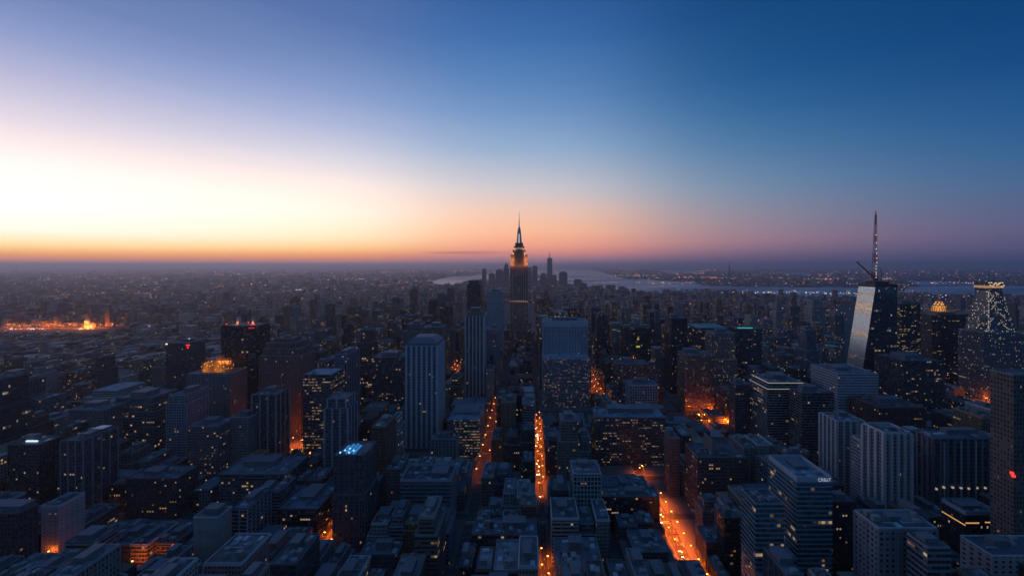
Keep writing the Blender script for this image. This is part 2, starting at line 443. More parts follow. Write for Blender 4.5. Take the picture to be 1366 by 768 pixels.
WINMESH = {}
def lit_windows(root, w, d, z0, z1, cw, ch, fx, fy, n, seed, out, lo=0.0, hi=1.0):
    rr = random.Random(seed)
    wh = round(min(ch * fy * .98, 1.35), 2)
    nf = max(2, int(z1 / ch)); made = 0
    sides = ['f'] * 6 + (['l'] * 3 if root.location.x > 0 else ['r'] * 3)
    used = set()
    while made < n:
        s = rr.choice(sides); L = w if s == 'f' else d
        nu = max(1, round(L / cw)); c1 = L / nu; ww = round(min(c1 * fx * .98, 1.9), 1)
        r0 = max(z0 / ch + 1, nf * lo); r = rr.randint(int(r0), max(int(nf * hi) - 2, int(r0))); c = rr.randint(0, nu - 1)
        run = rr.choice((1, 1, 2, 3, 5))
        mt = rr.randrange(len(M_win))
        for k in range(run):
            if made >= n: break
            made += 1
            if rr.random() < .25: continue
            cc = c + k
            if cc >= nu or (s, r, cc) in used: continue
            used.add((s, r, cc))
            zc = (r + .52) * ch
            if zc + wh / 2 > z1 - 1.5: continue
            key = (ww, wh, mt)
            if key not in WINMESH:
                b = MB(); b.box(-ww / 2, ww / 2, -.05, .05, -wh / 2, wh / 2, bottom=True); WINMESH[key] = b.mesh('lit_window', M_win[mt])
            t = (cc + .5) * c1
            if s == 'f': loc, rz = (-w / 2 + t, -d / 2 - out, zc), 0
            elif s == 'r': loc, rz = (w / 2 + out, -d / 2 + t, zc), math.pi / 2
            else: loc, rz = (-w / 2 - out, d / 2 - t, zc), math.pi / 2
            put('lit_window', WINMESH[key], root, loc, rz)

def building(name, label, nick, cat, xl, xr, yt, yb, Z, mat=None, st=None, rel=None, tiers=None, roof=(0.13, 0.14, 0.16), pent='auto', units=None, tanks=0, mast=0, vis=None, litn=0, rim=None, group=None, hero=True, para=1.0, crown=None):
    """A block whose front spans xl..xr in the photo, with its front roof edge at yt and its back roof edge at yb, standing Z metres away."""
    x0, x1 = gx(xl, Z), gx(xr, Z); h = gh(yt, Z)
    if abs(yb - CY) > 4 and yb < yt: Zb = min(Z * (yt - CY) / (yb - CY), Z + 75)
    else: Zb = Z + max(18, (x1 - x0) * .8)
    if not hero: Zb = Z + yb
    w, d = x1 - x0, max(Zb - Z, 10)
    root = thing(name, label, cat, ((x0 + x1) / 2, Z + d / 2, 0), group)
    if hero:
        HEROES.append((nick, xl, xr, yt, Z, Z + d)); SOLID.append((x0 - 1.5, x1 + 1.5, Z - 1.5, Z + d + 1.5))
        base = CY + EYE * F / Z
        SCREEN.append((min(xl, CX + x0 * F / (Z + d)), max(xr, CX + x1 * F / (Z + d)), yt, yt + .64 * (min(base, 790) - yt) if vis is None else vis, Z))
    st = dict(st or {})
    mat = mat or facade(**st)
    cw, ch, fx, fy = st.get('cw', 3.0), st.get('ch', 3.7), st.get('fx', .6), st.get('fy', .6)
    tl = [(w, d, 0, h)]
    if tiers:                                    # from the ground up: (share of width, share of depth, up to share of height)
        tl = []; z = 0
        for tw, td, tz in tiers: tl.append((w * tw, d * td, z, h * tz)); z = h * tz
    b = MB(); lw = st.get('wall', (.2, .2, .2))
    for i, (tw, td, z0, z1) in enumerate(tl):
        b.walls(-tw / 2, tw / 2, -td / 2, td / 2, z0 if i == 0 else z0 - 1.3, z1 - .4, cw)
        pb = MB(); rb = MB()
        rb.quad([(-tw / 2, -td / 2, z1 - 1.0), (tw / 2, -td / 2, z1 - 1.0), (tw / 2, td / 2, z1 - 1.0), (-tw / 2, td / 2, z1 - 1.0)])
        t = .45; o = .09
        X0, X1, Y0, Y1 = -tw / 2 - o, tw / 2 + o, -td / 2 - o, td / 2 + o
        pz0, pz1 = z1 - 1.1, z1 + (para - 1.0)
        for (a, c, e, g) in ((X0, X1, Y0, Y0 + t), (X0, X1, Y1 - t, Y1), (X0, X0 + t, Y0 + t, Y1 - t), (X1 - t, X1, Y0 + t, Y1 - t)):
            pb.box(a, c, e, g, pz0, pz1, bottom=True)
        rb.build('roof', roofmat(roof), root)
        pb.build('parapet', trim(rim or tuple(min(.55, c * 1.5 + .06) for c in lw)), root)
    b.build('wall', mat, root)
    big = w * F / Z
    if rel:
        for i, (tw, td, z0, z1) in enumerate(tl):
            relief(root, tw, td, z0, z1 - .9, cw=cw, ch=ch, **rel)
    tw, td = tl[-1][0], tl[-1][1]
    sd = int(xl * 31 + yt * 7 + Z)
    rr = random.Random(sd)
    if pent == 'auto':
        pw, pd = tw * rr.uniform(.3, .55), td * rr.uniform(.3, .55)
        pent = (pw, pd, rr.uniform(3, 6), rr.uniform(-.15, .15) * tw, rr.uniform(-.12, .2) * td)
    if units is None: units = 0 if Z > 1000 else (2 if Z > 560 else int(min(20, 4 + w * d / 85)))
    roofscape(root, tw, td, h, units, pent, tanks, mast, sd)
    if litn: lit_windows(root, tl[0][0], tl[0][1], 0, tl[0][3], cw, ch, fx, fy, max(2, int(litn * .6)), sd + 5, .04)
    root_info[root.name] = (w, d, h, tw, td, tl)
    return root
root_info = {}
# ------------------------------------------------------------------ ground, water, hills, haze
def ground_mat():
    t = NT('city_ground')
    geo = t.n('ShaderNodeNewGeometry')
    a = t.noise(geo.outputs['Position'], 0.004, 6.0); b = t.noise(geo.outputs['Position'], 0.00035, 4.0)
    c = t.mix(a, (0.035, 0.036, 0.04), (0.075, 0.075, 0.078)); c = t.mix(t.m('MULTIPLY', b, 0.7), c, (0.035, 0.05, 0.032))
    t.set('Base Color', c); t.set('Roughness', 0.9)
    return t.mat
b = MB(); b.quad([(-88000, -2400, 0), (88000, -2400, 0), (88000, 57000, 0), (-88000, 57000, 0)])
tag(b.build('ground', ground_mat()), kind='structure')

def water_mat():
    t = NT('water')
    geo = t.n('ShaderNodeNewGeometry')
    n = t.noise(geo.outputs['Position'], 0.02, 4.0)
    bp = t.n('ShaderNodeBump'); bp.inputs['Strength'].default_value = 0.6; bp.inputs['Distance'].default_value = 9.0
    t.l(n, bp.inputs['Height']); t.l(bp.outputs[0], t.b.inputs['Normal'])
    t.set('Base Color', (0.18, 0.22, 0.29))
    w_ = t.n('ShaderNodeMapping'); w_.inputs['Scale'].default_value = (.0007, .0024, 1); t.l(geo.outputs['Position'], w_.inputs[0])
    wn_ = t.noise(w_.outputs[0], 1.0, 6.0); t.set('Roughness', t.m('ADD', .02, t.m('MULTIPLY', t.m('POWER', wn_, 2.0), 1.4)))   # calm lanes and wind-ruffled patches
    t.set('IOR', 1.33)
    return t.mat
WATER = [
    [(735, 358.5), (790, 358.5), (797, 362), (815, 367), (829, 371), (880, 374.5), (926, 376), (940, 381), (1030, 382.5), (1100, 382.5), (1146, 383.5), (1190, 384.5), (1200, 391), (1145, 396), (1090, 396.5), (1030, 394), (966, 388), (895, 391), (852, 391.5), (783, 387), (766, 380), (740, 373), (712, 366), (708, 361)],
    [(876, 360.2), (925, 360.6), (934, 364), (890, 366)],
    [(1036, 362.5), (1082, 363.2), (1082, 367), (1040, 366.4)],
    [(1205, 373), (1260, 374.5), (1320, 378.5), (1366, 382.5), (1460, 386), (1460, 397), (1366, 396), (1320, 395.5), (1260, 393), (1202, 390), (1212, 384), (1230, 380.5)],
    [(572, 375), (600, 369.5), (640, 366.5), (664, 361), (690, 358.5), (700, 359), (690, 363), (668, 369), (640, 374), (600, 379), (575, 379)],
]
WPOLY = []
M_water = water_mat()
for k, poly in enumerate(WATER):
    pts = []
    for i, (a, c) in enumerate(poly):
        e, g = poly[(i + 1) % len(poly)]
        n = max(1, int(abs(e - a) / 7))
        for j in range(n):
            f = j / n; y = c + (g - c) * f
            pts.append(gp(a + (e - a) * f + random.uniform(-2, 2), max(357.2, y + random.uniform(-.035, .035) * (y - 350))))
    WPOLY.append(np.array(pts))
    b = MB(); b.quad([(x, z, 0.5) for x, z in pts])
    tag(b.build('water', M_water), kind='structure')
def inside(x, z, poly):
    x0, z0 = poly[:, 0], poly[:, 1]; x1, z1 = np.roll(x0, -1), np.roll(z0, -1)
    c = np.zeros(len(x), bool)
    for a, b_, e, g in zip(x0, z0, x1, z1):
        hit = ((b_ > z) != (g > z)) & (x < (e - a) * (z - b_) / ((g - b_) if g != b_ else 1e-9) + a)
        c ^= hit
    return c
def in_water(x, z):
    x, z = np.atleast_1d(x).astype(float), np.atleast_1d(z).astype(float)
    r = np.zeros(len(x), bool)
    for p in WPOLY: r |= inside(x, z, p)
    return r

# low ridges at the edge of the land
b = MB(); rr = random.Random(3)
prev = None
for i in range(90):
    x = -80000 + i * 1400
    hgt = 200 + 90 * math.sin(i * .37) + 60 * math.sin(i * .93 + 1) + rr.uniform(-25, 25) - max(0, x) * .004
    hgt = max(60, hgt)
    cur_ = [(x, 49000, -5), (x, 51000, hgt), (x, 54000, hgt * .5), (x, 56500, -5)]
    if prev:
        for j in range(3): b.quad([prev[j], cur_[j], cur_[j + 1], prev[j + 1]])
    prev = cur_
tag(b.build('hills', plain('hill_ground', (0.05, 0.06, 0.045), 0.95, 0, .3, .0004)), kind='structure')

HZ = bpy.data.materials.new('haze'); HZ.use_nodes = True
HZ.node_tree.nodes.clear()
pv = HZ.node_tree.nodes.new('ShaderNodeVolumePrincipled'); ho = HZ.node_tree.nodes.new('ShaderNodeOutputMaterial')
HZ.node_tree.links.new(pv.outputs[0], ho.inputs['Volume'])
pv.inputs['Color'].default_value = (0.87, 0.84, 1.0, 1); pv.inputs['Density'].default_value = 6.6e-5; pv.inputs['Anisotropy'].default_value = 0.6
b = MB(); b.box(-90000, 90000, -2500, 58000, -6.0, 446, bottom=True)
tag(b.build('haze', HZ), kind='stuff')

# ------------------------------------------------------------------ streets
AVE = [(-815, 16), (-675, 16), (-535, 16), (-400, 18), (-290, 14), (-187, 17), (-61, 17), (12, 11), (137, 17), (269, 18), (410, 16), (550, 16), (690, 16), (830, 16), (970, 16)]
STREET0, SPITCH, SW = 286, 78, 13
ASPH = plain('asphalt', (0.055, 0.055, 0.06), 0.75, 0, .35, .25)
PAVE = plain('pavement', (0.16, 0.155, 0.15), 0.85, 0, .3, .4)
PAINT = plain('road_paint', (0.6, 0.6, 0.58), 0.6, 0, .25, .8)
b = MB()
for x, w in AVE: b.quad([(x - w / 2, 150, .004), (x + w / 2, 150, .004), (x + w / 2, 2600, .004), (x - w / 2, 2600, .004)])
b.quad([(-2500, 1722, .012), (-1690, 1722, .012), (-1690, 1768, .012), (-2500, 1768, .012)])
tag(b.build('avenue_roads', ASPH), kind='structure')
b = MB()
for k in range(-1, 14):
    z = STREET0 + k * SPITCH - SW / 2
    b.quad([(-1000, z - SW / 2, .008), (1000, z - SW / 2, .008), (1000, z + SW / 2, .008), (-1000, z + SW / 2, .008)])
tag(b.build('cross_street_roads', ASPH), kind='structure')
b = MB()
for (x, w), (x2, w2) in zip(AVE[:-1], AVE[1:]):
    for k in range(-1, 10):
        z0 = STREET0 + k * SPITCH; z1 = z0 + SPITCH - SW
        b.box(x + w / 2 - 3.2, x2 - w2 / 2 + 3.2, z0 - 1.5, z1 + 1.5, 0.001, .14)
tag(b.build('pavement', PAVE), kind='structure')
b = MB()
for x, w in AVE:
    if abs(x) > 420: continue
    for k in (-1, 0, 1):
        z = 250
        while z < 1100:
            b.quad([(x + k * 3.3 - .12, z, .016), (x + k * 3.3 + .12, z, .016), (x + k * 3.3 + .12, z + 4, .016), (x + k * 3.3 - .12, z + 4, .016)]); z += 10
    for k in range(-1, 10):                      # stop lines and crossings
        z = STREET0 + k * SPITCH - SW - 4
        b.quad([(x - 4.9, z - 1.6, .016), (x + 4.9, z - 1.6, .016), (x + 4.9, z - 1.1, .016), (x - 4.9, z - 1.1, .016)])
        for i in range(9): b.quad([(x - 4.8 + i * 1.1, z, .016), (x - 4.3 + i * 1.1, z, .016), (x - 4.3 + i * 1.1, z + 3, .016), (x - 4.8 + i * 1.1, z + 3, .016)])
tag(b.build('road_markings', PAINT), kind='structure')

# ------------------------------------------------------------------ the towers one can single out
def ST(wall, **k): k['wall'] = wall; return k
CONC, PALE, WHITE = (.30, .30, .31), (.44, .44, .45), (.60, .60, .62)
TAN, BRICK, BROWN = (.26, .20, .15), (.19, .075, .05), (.16, .09, .055)
CHAR, BLACK, SLATE, NAVY = (.055, .058, .065), (.028, .03, .035), (.12, .14, .17), (.05, .07, .10)
S_band = lambda w, **k: ST(w, **{**dict(cw=2.4, ch=3.4, fx=.90, fy=.48), **k})
S_grid = lambda w, **k: ST(w, **{**dict(cw=2.3, ch=3.3, fx=.52, fy=.52), **k})
S_glass = lambda w, **k: ST(w, **{**dict(cw=1.8, ch=3.5, fx=.88, fy=.78, gmetal=.75, grough=.10, glass=(.13, .17, .20)), **k})
P_piers = lambda col, every=1, wd=.7, pr=.6, **k: dict(kind='piers', every=every, wd=wd, pr=pr, col=col, **k)
P_bands = lambda col, wd=1.5, pr=.35, **k: dict(kind='bands', every=1, wd=wd, pr=pr, col=col, **k)
P_grid = lambda col, every=1, wd=.6, pr=.45, **k: dict(kind='grid', every=every, wd=wd, pr=pr, col=col, **k)
OT, AB, SK = 'office_tower', 'apartment_tower', 'skyscraper'
B = building
H = {}

# ---- foreground, right of the axis
H['creat'] = B(OT, 'blue glass office tower with sunken roof and small white lettering on its parapet', 'tower with the parapet lettering', 'office tower', 1063, 1110, 640, 610, 300, st=S_band((.10, .15, .19), glass=(.20, .27, .32), gmetal=.8, grough=.1, fx=.96, fy=.6, lit=.02, rows=.05), rel=P_bands((.15, .33, .40), wd=.8, pr=.3, rough=.35), pent=(9, 12, 1.2, 2, 6), units=5, para=3.4, rim=(.42, .44, .50), roof=(.07, .09, .11), litn=22)
H['creat_low'] = B(OT, 'lower blue glass block joined to the west flank of the lettered tower', 'lower glass block', 'office tower', 1008, 1046, 671, 651, 291, st=S_band((.10, .15, .19), glass=(.20, .27, .32), gmetal=.8, grough=.1, fx=.96, fy=.6, lit=.02, rows=.06), rel=P_bands((.16, .34, .41), wd=.8, pr=.3, rough=.35), pent=None, units=3, roof=(.07, .09, .11), litn=16)
H['rosepier'] = B(AB, 'pale concrete tower with white rimmed sunken roof and tall piers up its lit flank', 'white rimmed concrete tower', 'apartment tower', 1179, 1215, 577, 564, 380, st=S_grid((.36, .33, .34), fx=.7, fy=.6, lit=.006, rows=0), rel=P_piers((.58, .53, .54), every=3, wd=2.6, pr=1.5), pent=(11, 10, 1.0, 0, 2), units=2, para=2.0, rim=(.55, .56, .6), litn=4)
H['rosewing'] = B('annex_tower', 'slim concrete annex with stacked balconies behind the white rimmed tower', 'balcony annex', 'tower', 1156, 1172, 590, 580, 408, st=S_grid((.38, .35, .36), fx=.75, fy=.45, lit=.01, rows=0), rel=P_bands((.42, .39, .40), wd=1.1, pr=1.0), pent=None, units=1, litn=3)
H['finback'] = B(AB, 'grey stepped concrete tower with pale vertical ribs and a bare flat roof', 'ribbed stepped tower', 'apartment tower', 1116, 1152, 560, 549, 450, st=S_grid((.34, .32, .33), fx=.65, fy=.6, lit=.006, rows=0), rel=P_piers((.54, .49, .50), every=3, wd=2.4, pr=1.4), units=4, pent=(10, 9, 2.5, 4, 6), litn=4)
H['finslab'] = B('slab_tower', 'wide dark slab with thin white vertical fins along its front', 'dark slab with white fins', 'office tower', 1245, 1338, 584, 572, 400, st=ST((.07, .075, .09), cw=3.1, ch=3.8, fx=.75, fy=.55, lit=.004, rows=0), rel=P_piers((.16, .16, .19), every=2, wd=2.6, pr=.5), units=6, pent=(30, 7, 3.0, 6, 4), roof=(.10, .12, .13))
H['edge'] = B(AB, 'tall masonry tower with small punched windows at the east edge of the view', 'tall punched-window tower', 'apartment tower', 1352, 1420, 499, 492, 300, st=S_grid((.15, .12, .115), cw=2.2, fx=.5, fy=.5, lit=.008, rows=.0), pent=None, units=0, litn=6)
H['greyblock'] = B(OT, 'grey concrete block with a flat roof and one square pale roof hatch', 'grey block with a roof hatch', 'office block', 1172, 1250, 703, 679, 255, st=S_grid((.25, .25, .28), cw=3.4, fx=.45, fy=.5, lit=.01, rows=.0), rel=P_piers((.26, .26, .29), every=3, wd=1.4, pr=.4), pent=(7, 5, .9, 0, 2), units=5, roof=(.12, .13, .15), litn=6)
H['notched'] = B(OT, 'dark glass block with chamfered crown in front of the grey block', 'chamfered glass block', 'office block', 1237, 1267, 729, 710, 236, st=S_band(SLATE, lit=.02, rows=.02), rel=P_bands((.2, .22, .26), wd=1.1, pr=.35), pent=(7, 6, 1.6, 0, 1), units=2, litn=8)
H['rimhall'] = B(OT, 'black block with pale blue roof rim and a strip of orange light under it', 'black block with the pale rim', 'office block', 1288, 1331, 685, 667, 330, st=S_grid(BLACK, lit=.015, rows=.0), pent=(16, 9, 2.0, 0, 2), units=5, para=3.2, rim=(.30, .36, .46), litn=8)
H['balcony'] = B(AB, 'pale walled block with columns of small dark balconies at the bottom edge', 'pale balcony block', 'apartment block', 1324, 1420, 740, 713, 268, st=S_grid((.40, .38, .41), cw=4.6, fx=.42, fy=.42, lit=.008, rows=0), pent=(10, 6, 2.5, -6, 3), units=3, roof=(.08, .1, .13), litn=3)
H['ember'] = B(OT, 'narrow black tower speckled with small orange windows', 'narrow speckled tower', 'office tower', 1111, 1143, 668, 655, 312, st=S_grid(BLACK, cw=2.2, fx=.5, fy=.4, lit=.05, rows=.02, warm=(1, .4, .12)), pent=(8, 6, 2, 0, 1), units=2, litn=26)
H['stripes'] = B(OT, 'office tower wrapped in white horizontal bands with two lit roof ledges', 'white banded tower', 'office tower', 1024, 1075, 510, 498, 560, st=S_band(CHAR, fy=.6, lit=.02, rows=.08), rel=P_bands((.40, .38, .37), wd=.9, pr=.5), tiers=[(1, 1, .93), (.9, .9, 1)], pent=(20, 18, 5, 2, 4), units=6, rim=(.55, .50, .46), litn=22)
H['ladder'] = B(OT, 'dark tower with slanting rows of pale ledges on its flank', 'dark ledged tower', 'office tower', 1070, 1113, 524, 516, 520, st=S_band(BLACK, fy=.66, lit=.008, rows=.01), rel=P_bands((.24, .23, .24), wd=.7, pr=.35), units=3, litn=5)
H['whitecube'] = B(OT, 'broad white block with thin horizontal window lines', 'broad white block', 'office block', 1118, 1172, 498, 485, 600, st=S_band((.50, .48, .53), fy=.34, ch=3.9, lit=.01, rows=0), units=5, pent=(22, 20, 2.5, -4, 4), rim=(.55, .52, .56), vis=560)
H['goldrows'] = B(SK, 'black topped tower with rows of yellow windows behind the slanted glass tower', 'yellow windowed tower', 'skyscraper', 1200, 1228, 405, 402, 850, st=S_band(BLACK, lit=.04, rows=.22, warm=(1, .68, .25)), tiers=[(1, 1, .86), (.99, .99, 1)], units=0, vis=470, mast=0, litn=14)
H['goldcrown'] = B(SK, 'dark skyscraper carrying a golden lit ring crown and mast', 'golden ring crown skyscraper', 'skyscraper', 1243, 1298, 419, 415, 900, st=S_band(BLACK, lit=.03, rows=.06), rel=P_bands((.07, .07, .08), wd=1.2, pr=.3), units=0, pent=None, vis=475)
H['pinkblock'] = B(OT, 'dull red masonry block wedged between the golden crown and the light dotted tower', 'dull red block', 'office block', 1299, 1318, 420, 417, 980, st=S_grid((.30, .16, .15), lit=.01), units=0, vis=450)
H['lattice'] = B(SK, 'tower with bell shaped lattice top covered in white light points', 'light dotted lattice tower', 'skyscraper', 1312, 1372, 443, 438, 800, st=S_grid((.16, .16, .18), cw=2.4, lit=.10, rows=.05, warm=(1, .75, .5)), units=0, pent=None, rim=(.6, .55, .5), vis=535)
H['broad'] = B(OT, 'wide dark office block with long dim window rows below the slanted tower', 'wide dim block', 'office block', 1205, 1258, 481, 471, 680, st=S_band(BLACK, fy=.55, lit=.03, rows=.06), rel=P_bands((.10, .10, .11), wd=1.0, pr=.3), units=4, vis=535)
H['redlow'] = B('low_block', 'low dark red roofed block in front of the wide dim block', 'low red roofed block', 'office block', 1172, 1236, 543, 527, 545, st=S_grid((.12, .06, .055), lit=.02), roof=(.13, .07, .065), units=5, vis=575)

# ---- centre
H['whiteslab'] = B(SK, 'pale slab with a plain top band and a fine column grid', 'pale centre slab', 'skyscraper', 725, 784, 428, 423.5, 815, st=S_grid((.40, .43, .48), cw=2.8, ch=3.8, fx=.6, fy=.55, lit=.012, rows=.0), rel=P_piers((.44, .47, .52), every=2, wd=.9, pr=.6), units=3, pent=(50, 12, 3, 0, 3), vis=470, rim=(.5, .52, .58))
H['whitebase'] = B(OT, 'broad lower block full of warm window rows joined before the pale slab', 'warm rowed lower block', 'office tower', 724, 787, 478, 470, 768, st=S_grid((.22, .25, .29), cw=1.8, ch=3.3, fx=.7, fy=.36, lit=.10, rows=.14, power=.34), rel=P_bands((.20, .22, .25), wd=.8, pr=.3), units=3, pent=None, roof=(.3, .34, .42), vis=560, litn=20)
H['green'] = B(SK, 'dark green glass box with one yellow window near its middle', 'dark green glass box', 'skyscraper', 833, 868, 434, 431, 900, st=S_glass((.012, .05, .045), glass=(.05, .13, .11), lit=.02, rows=.0), units=0, vis=480)
H['shade'] = B(SK, 'black windowless slab with a ragged lit edge', 'black slab', 'skyscraper', 895, 917, 424, 421, 850, st=S_grid(BLACK, fx=.5, lit=.03, rows=.0, warm=(1, .7, .4)), units=0, vis=560)
H['brownmid'] = B(OT, 'brown office tower with even rows of small lights behind the orange plaza', 'brown tower behind the plaza', 'office tower', 914, 953, 473, 467, 725, st=S_grid((.17, .12, .10), cw=1.9, ch=3.1, fx=.6, fy=.40, lit=.12, rows=.03, power=.3, warm=(1, .62, .38)), units=3, vis=552, litn=26)
H['tealroof'] = B(OT, 'dark block with a broad pale teal roof', 'teal roofed block', 'office tower', 930, 972, 437, 430, 905, st=S_glass((.02, .05, .06), lit=.01), units=0, pent=None, roof=(.10, .30, .30), rim=(.12, .30, .30), vis=470)
H['sandmid'] = B(OT, 'speckled tan tower standing just before the green lit glass tower', 'speckled tan tower', 'office tower', 948, 984, 444, 440, 800, st=S_grid((.24, .20, .18), cw=2.3, fx=.5, fy=.5, lit=.10, rows=.02, warm=(1, .75, .5)), tiers=[(1, 1, .62), (.86, .9, 1)], units=1, vis=520)
H['greenlit'] = B(SK, 'smooth blue glass tower with a bright green light on its roof edge', 'green lit glass tower', 'skyscraper', 985, 1017, 438, 434, 890, st=S_glass((.05, .09, .12), lit=.012, rows=.01), units=0, vis=490, pent=None)
H['palegrid'] = B(AB, 'short pale block with a crisp square window grid', 'pale grid block', 'apartment block', 840, 877, 513, 506, 700, st=S_grid((.42, .42, .44), cw=4.2, ch=4.2, fx=.7, fy=.68, lit=.02, rows=.0), rel=P_grid((.46, .46, .48), wd=.9, pr=.5), units=3, vis=542, litn=5)
H['browncube'] = B(OT, 'brown block with amber window columns behind the pale grid block', 'brown amber windowed block', 'office block', 823, 866, 485, 479, 770, st=S_grid((.15, .12, .10), lit=.09, rows=.03), units=2, vis=512)
H['longlow'] = B('low_block', 'very wide low office block lined with rows of dim warm windows', 'very wide low block', 'office block', 795, 888, 556, 543, 545, st=S_band((.10, .10, .11), cw=1.8, ch=3.4, fx=.8, fy=.34, lit=.08, rows=.16, power=.3), rel=P_bands((.10, .10, .11), wd=1.4, pr=.3), units=7, pent=(60, 18, 4.5, 4, 8), vis=650, litn=24, roof=(.2, .24, .3))
H['bigdark'] = B(OT, 'massive dark block with pinkish flank and an upright slab on its roof', 'massive dark block', 'office block', 930, 995, 609, 590, 430, st=S_grid((.12, .095, .095), cw=2.4, ch=3.6, fx=.6, fy=.42, lit=.05, rows=.05, warm=(1, .66, .36)), pent=None, units=6, roof=(.07, .08, .10), litn=24)
H['slimgrid'] = B(AB, 'slim pale tower with white window grid and cluttered roof', 'slim white grid tower', 'apartment tower', 765, 802, 631, 613, 400, st=S_grid((.34, .37, .40), cw=3.2, ch=4.2, fx=.72, fy=.70, lit=.015, rows=0), rel=P_grid((.42, .45, .48), wd=.6, pr=.4), units=6, pent=(10, 8, 3, -2, 5), litn=5)
H['mastblock'] = B('low_block', 'squat block with a white rooftop hut and a thin white mast', 'squat block with the mast', 'office block', 741, 803, 749, 716, 320, st=S_grid((.14, .15, .17), cw=3.6, lit=.015, rows=0), pent=(10, 9, 6.5, -1, 2), mast=11, units=6, litn=6)
H['darkroofs'] = B('low_block', 'low black block with rooftop machinery beside the orange avenue', 'low black machinery block', 'office block', 806, 880, 662, 648, 410, st=S_band(BLACK, lit=.04, rows=.06), pent=(16, 8, 2.5, 4, 0), units=9, litn=22)
H['cornerlow'] = B('low_block', 'low stepped roof block at the near corner of the orange avenue', 'near avenue corner block', 'office block', 836, 902, 735, 706, 338, st=S_grid((.09, .1, .12), lit=.012, rows=0), tiers=[(1, 1, .7), (.7, 1, 1)], pent=(8, 10, 3, 0, 4), units=8, litn=5)
H['eastlow'] = B('low_block', 'plain dark block with bare grey roof across the avenue from the corner block', 'plain bare roofed block', 'office block', 942, 970, 722, 700, 356, st=S_grid((.10, .09, .10), lit=.01, rows=0), pent=None, units=3, roof=(.11, .12, .14), litn=3)
H['shaft'] = B(OT, 'narrow black shaft squeezed against the lower glass block', 'narrow black shaft', 'office tower', 966, 986, 690, 678, 345, st=S_band(BLACK, lit=.01, rows=0), units=1, litn=3)
H['chromeside'] = B(OT, 'slim dusky tower with ribbed side rising behind the massive dark block', 'slim ribbed dusky tower', 'office tower', 893, 907, 584, 575, 470, st=S_grid((.16, .13, .13), cw=2.2, lit=.02, rows=0), units=1, vis=640)
H['bluetwin'] = B(OT, 'narrow dark blue tower beside the white banded tower', 'narrow dark blue tower', 'office tower', 981, 1001, 512, 507, 600, st=S_band((.07, .09, .12), lit=.01, rows=.02), units=1, vis=590)

# ---- left of the axis, middle ground
H['columns'] = B(SK, 'tall pale tower with bold vertical columns and a hipped crown', 'tall columned tower', 'skyscraper', 542, 583, 461, 453, 600, st=ST((.20, .23, .29), cw=2.3, ch=3.8, fx=.66, fy=.6, lit=.008, rows=.0), rel=P_piers((.50, .56, .64), every=3, wd=2.4, pr=1.3), units=0, pent=None, vis=620, litn=5)
H['colwing'] = B('annex_tower', 'low ribbed annex at the foot of the tall columned tower', 'ribbed annex', 'office block', 575, 609, 585, 577, 545, st=ST((.18, .2, .24), cw=2.3, ch=3.8, fx=.6, fy=.6, lit=.008, rows=0), rel=P_piers((.30, .33, .40), every=2, wd=1.2, pr=.8), units=3, vis=618)
H['gothic'] = B(SK, 'slender stone tower with white ribs and a ruddy stepped crown', 'slender ribbed stone tower', 'skyscraper', 621, 645, 421, 418, 800, st=ST((.10, .10, .12), cw=2.2, ch=3.8, fx=.6, fy=.6, lit=.015, rows=0), rel=P_piers((.55, .55, .57), every=3, wd=2.4, pr=1.2), units=0, pent=None, vis=535)
H['blackstep'] = B(SK, 'black two step tower behind the slender ribbed stone tower', 'black two step tower', 'skyscraper', 623, 641, 374, 372, 1120, st=S_band(BLACK, lit=.015, rows=.02), tiers=[(1, 1, .955), (.72, 1, 1)], units=0, pent=None, vis=412)
H['paleblue'] = B(SK, 'pale blue slab with rounded shoulders west of the spired tower', 'pale blue slab', 'skyscraper', 650, 670, 389, 387, 1120, st=S_grid((.36, .40, .46), cw=2.8, fx=.45, lit=.008, rows=0), rel=P_piers((.42, .46, .52), every=2, wd=1.0, pr=.5), units=0, vis=435)
H['paleblue2'] = B(OT, 'blue grey tower with plain flank at the foot of the pale blue slab', 'plain blue grey tower', 'office tower', 647, 665, 439, 434, 900, st=S_grid((.22, .25, .30), lit=.01, rows=0), units=0, vis=480)
H['amberrows'] = B(OT, 'dark tower with stacked amber window rows and a pale sloping roof', 'amber rowed tower', 'office tower', 404, 443, 499, 490, 560, st=S_band((.06, .065, .08), ch=3.8, fy=.36, lit=.10, rows=.30, power=.32), rel=P_bands((.10, .11, .14), wd=1.5, pr=.3), pent=None, units=2, roof=(.26, .32, .40), vis=610, litn=20)
H['bluesplit'] = B(SK, 'navy blue slab tower split by pale vertical edges', 'navy split slab', 'skyscraper', 447, 463, 472, 464, 610, st=S_band((.09, .13, .18), glass=(.18, .25, .34), gmetal=.8, fy=.6, lit=.015, rows=.0), rel=P_piers((.16, .22, .30), every=3, wd=1.0, pr=.6), pent=(9, 30, 3, 0, 0), units=1, vis=560, litn=4)
H['ribfront'] = B(OT, 'narrow tower with pale blue ribs running its full height', 'pale blue ribbed tower', 'office tower', 433, 464, 531, 522, 480, st=ST((.10, .13, .17), cw=2.2, ch=3.8, fx=.6, fy=.6, lit=.006, rows=0), rel=P_piers((.34, .40, .48), every=4, wd=1.6, pr=.8), tiers=[(1, 1, .9), (.8, .9, 1)], units=1, pent=None, vis=640)
H['roundblack'] = B(SK, 'black rounded tower with twin floodlit vents and red roof lights', 'black twin vent tower', 'skyscraper', 295, 342, 434, 430, 650, st=S_band((.025, .03, .036), fy=.62, ch=3.9, lit=.010, rows=.01), pent=None, units=0, vis=575)
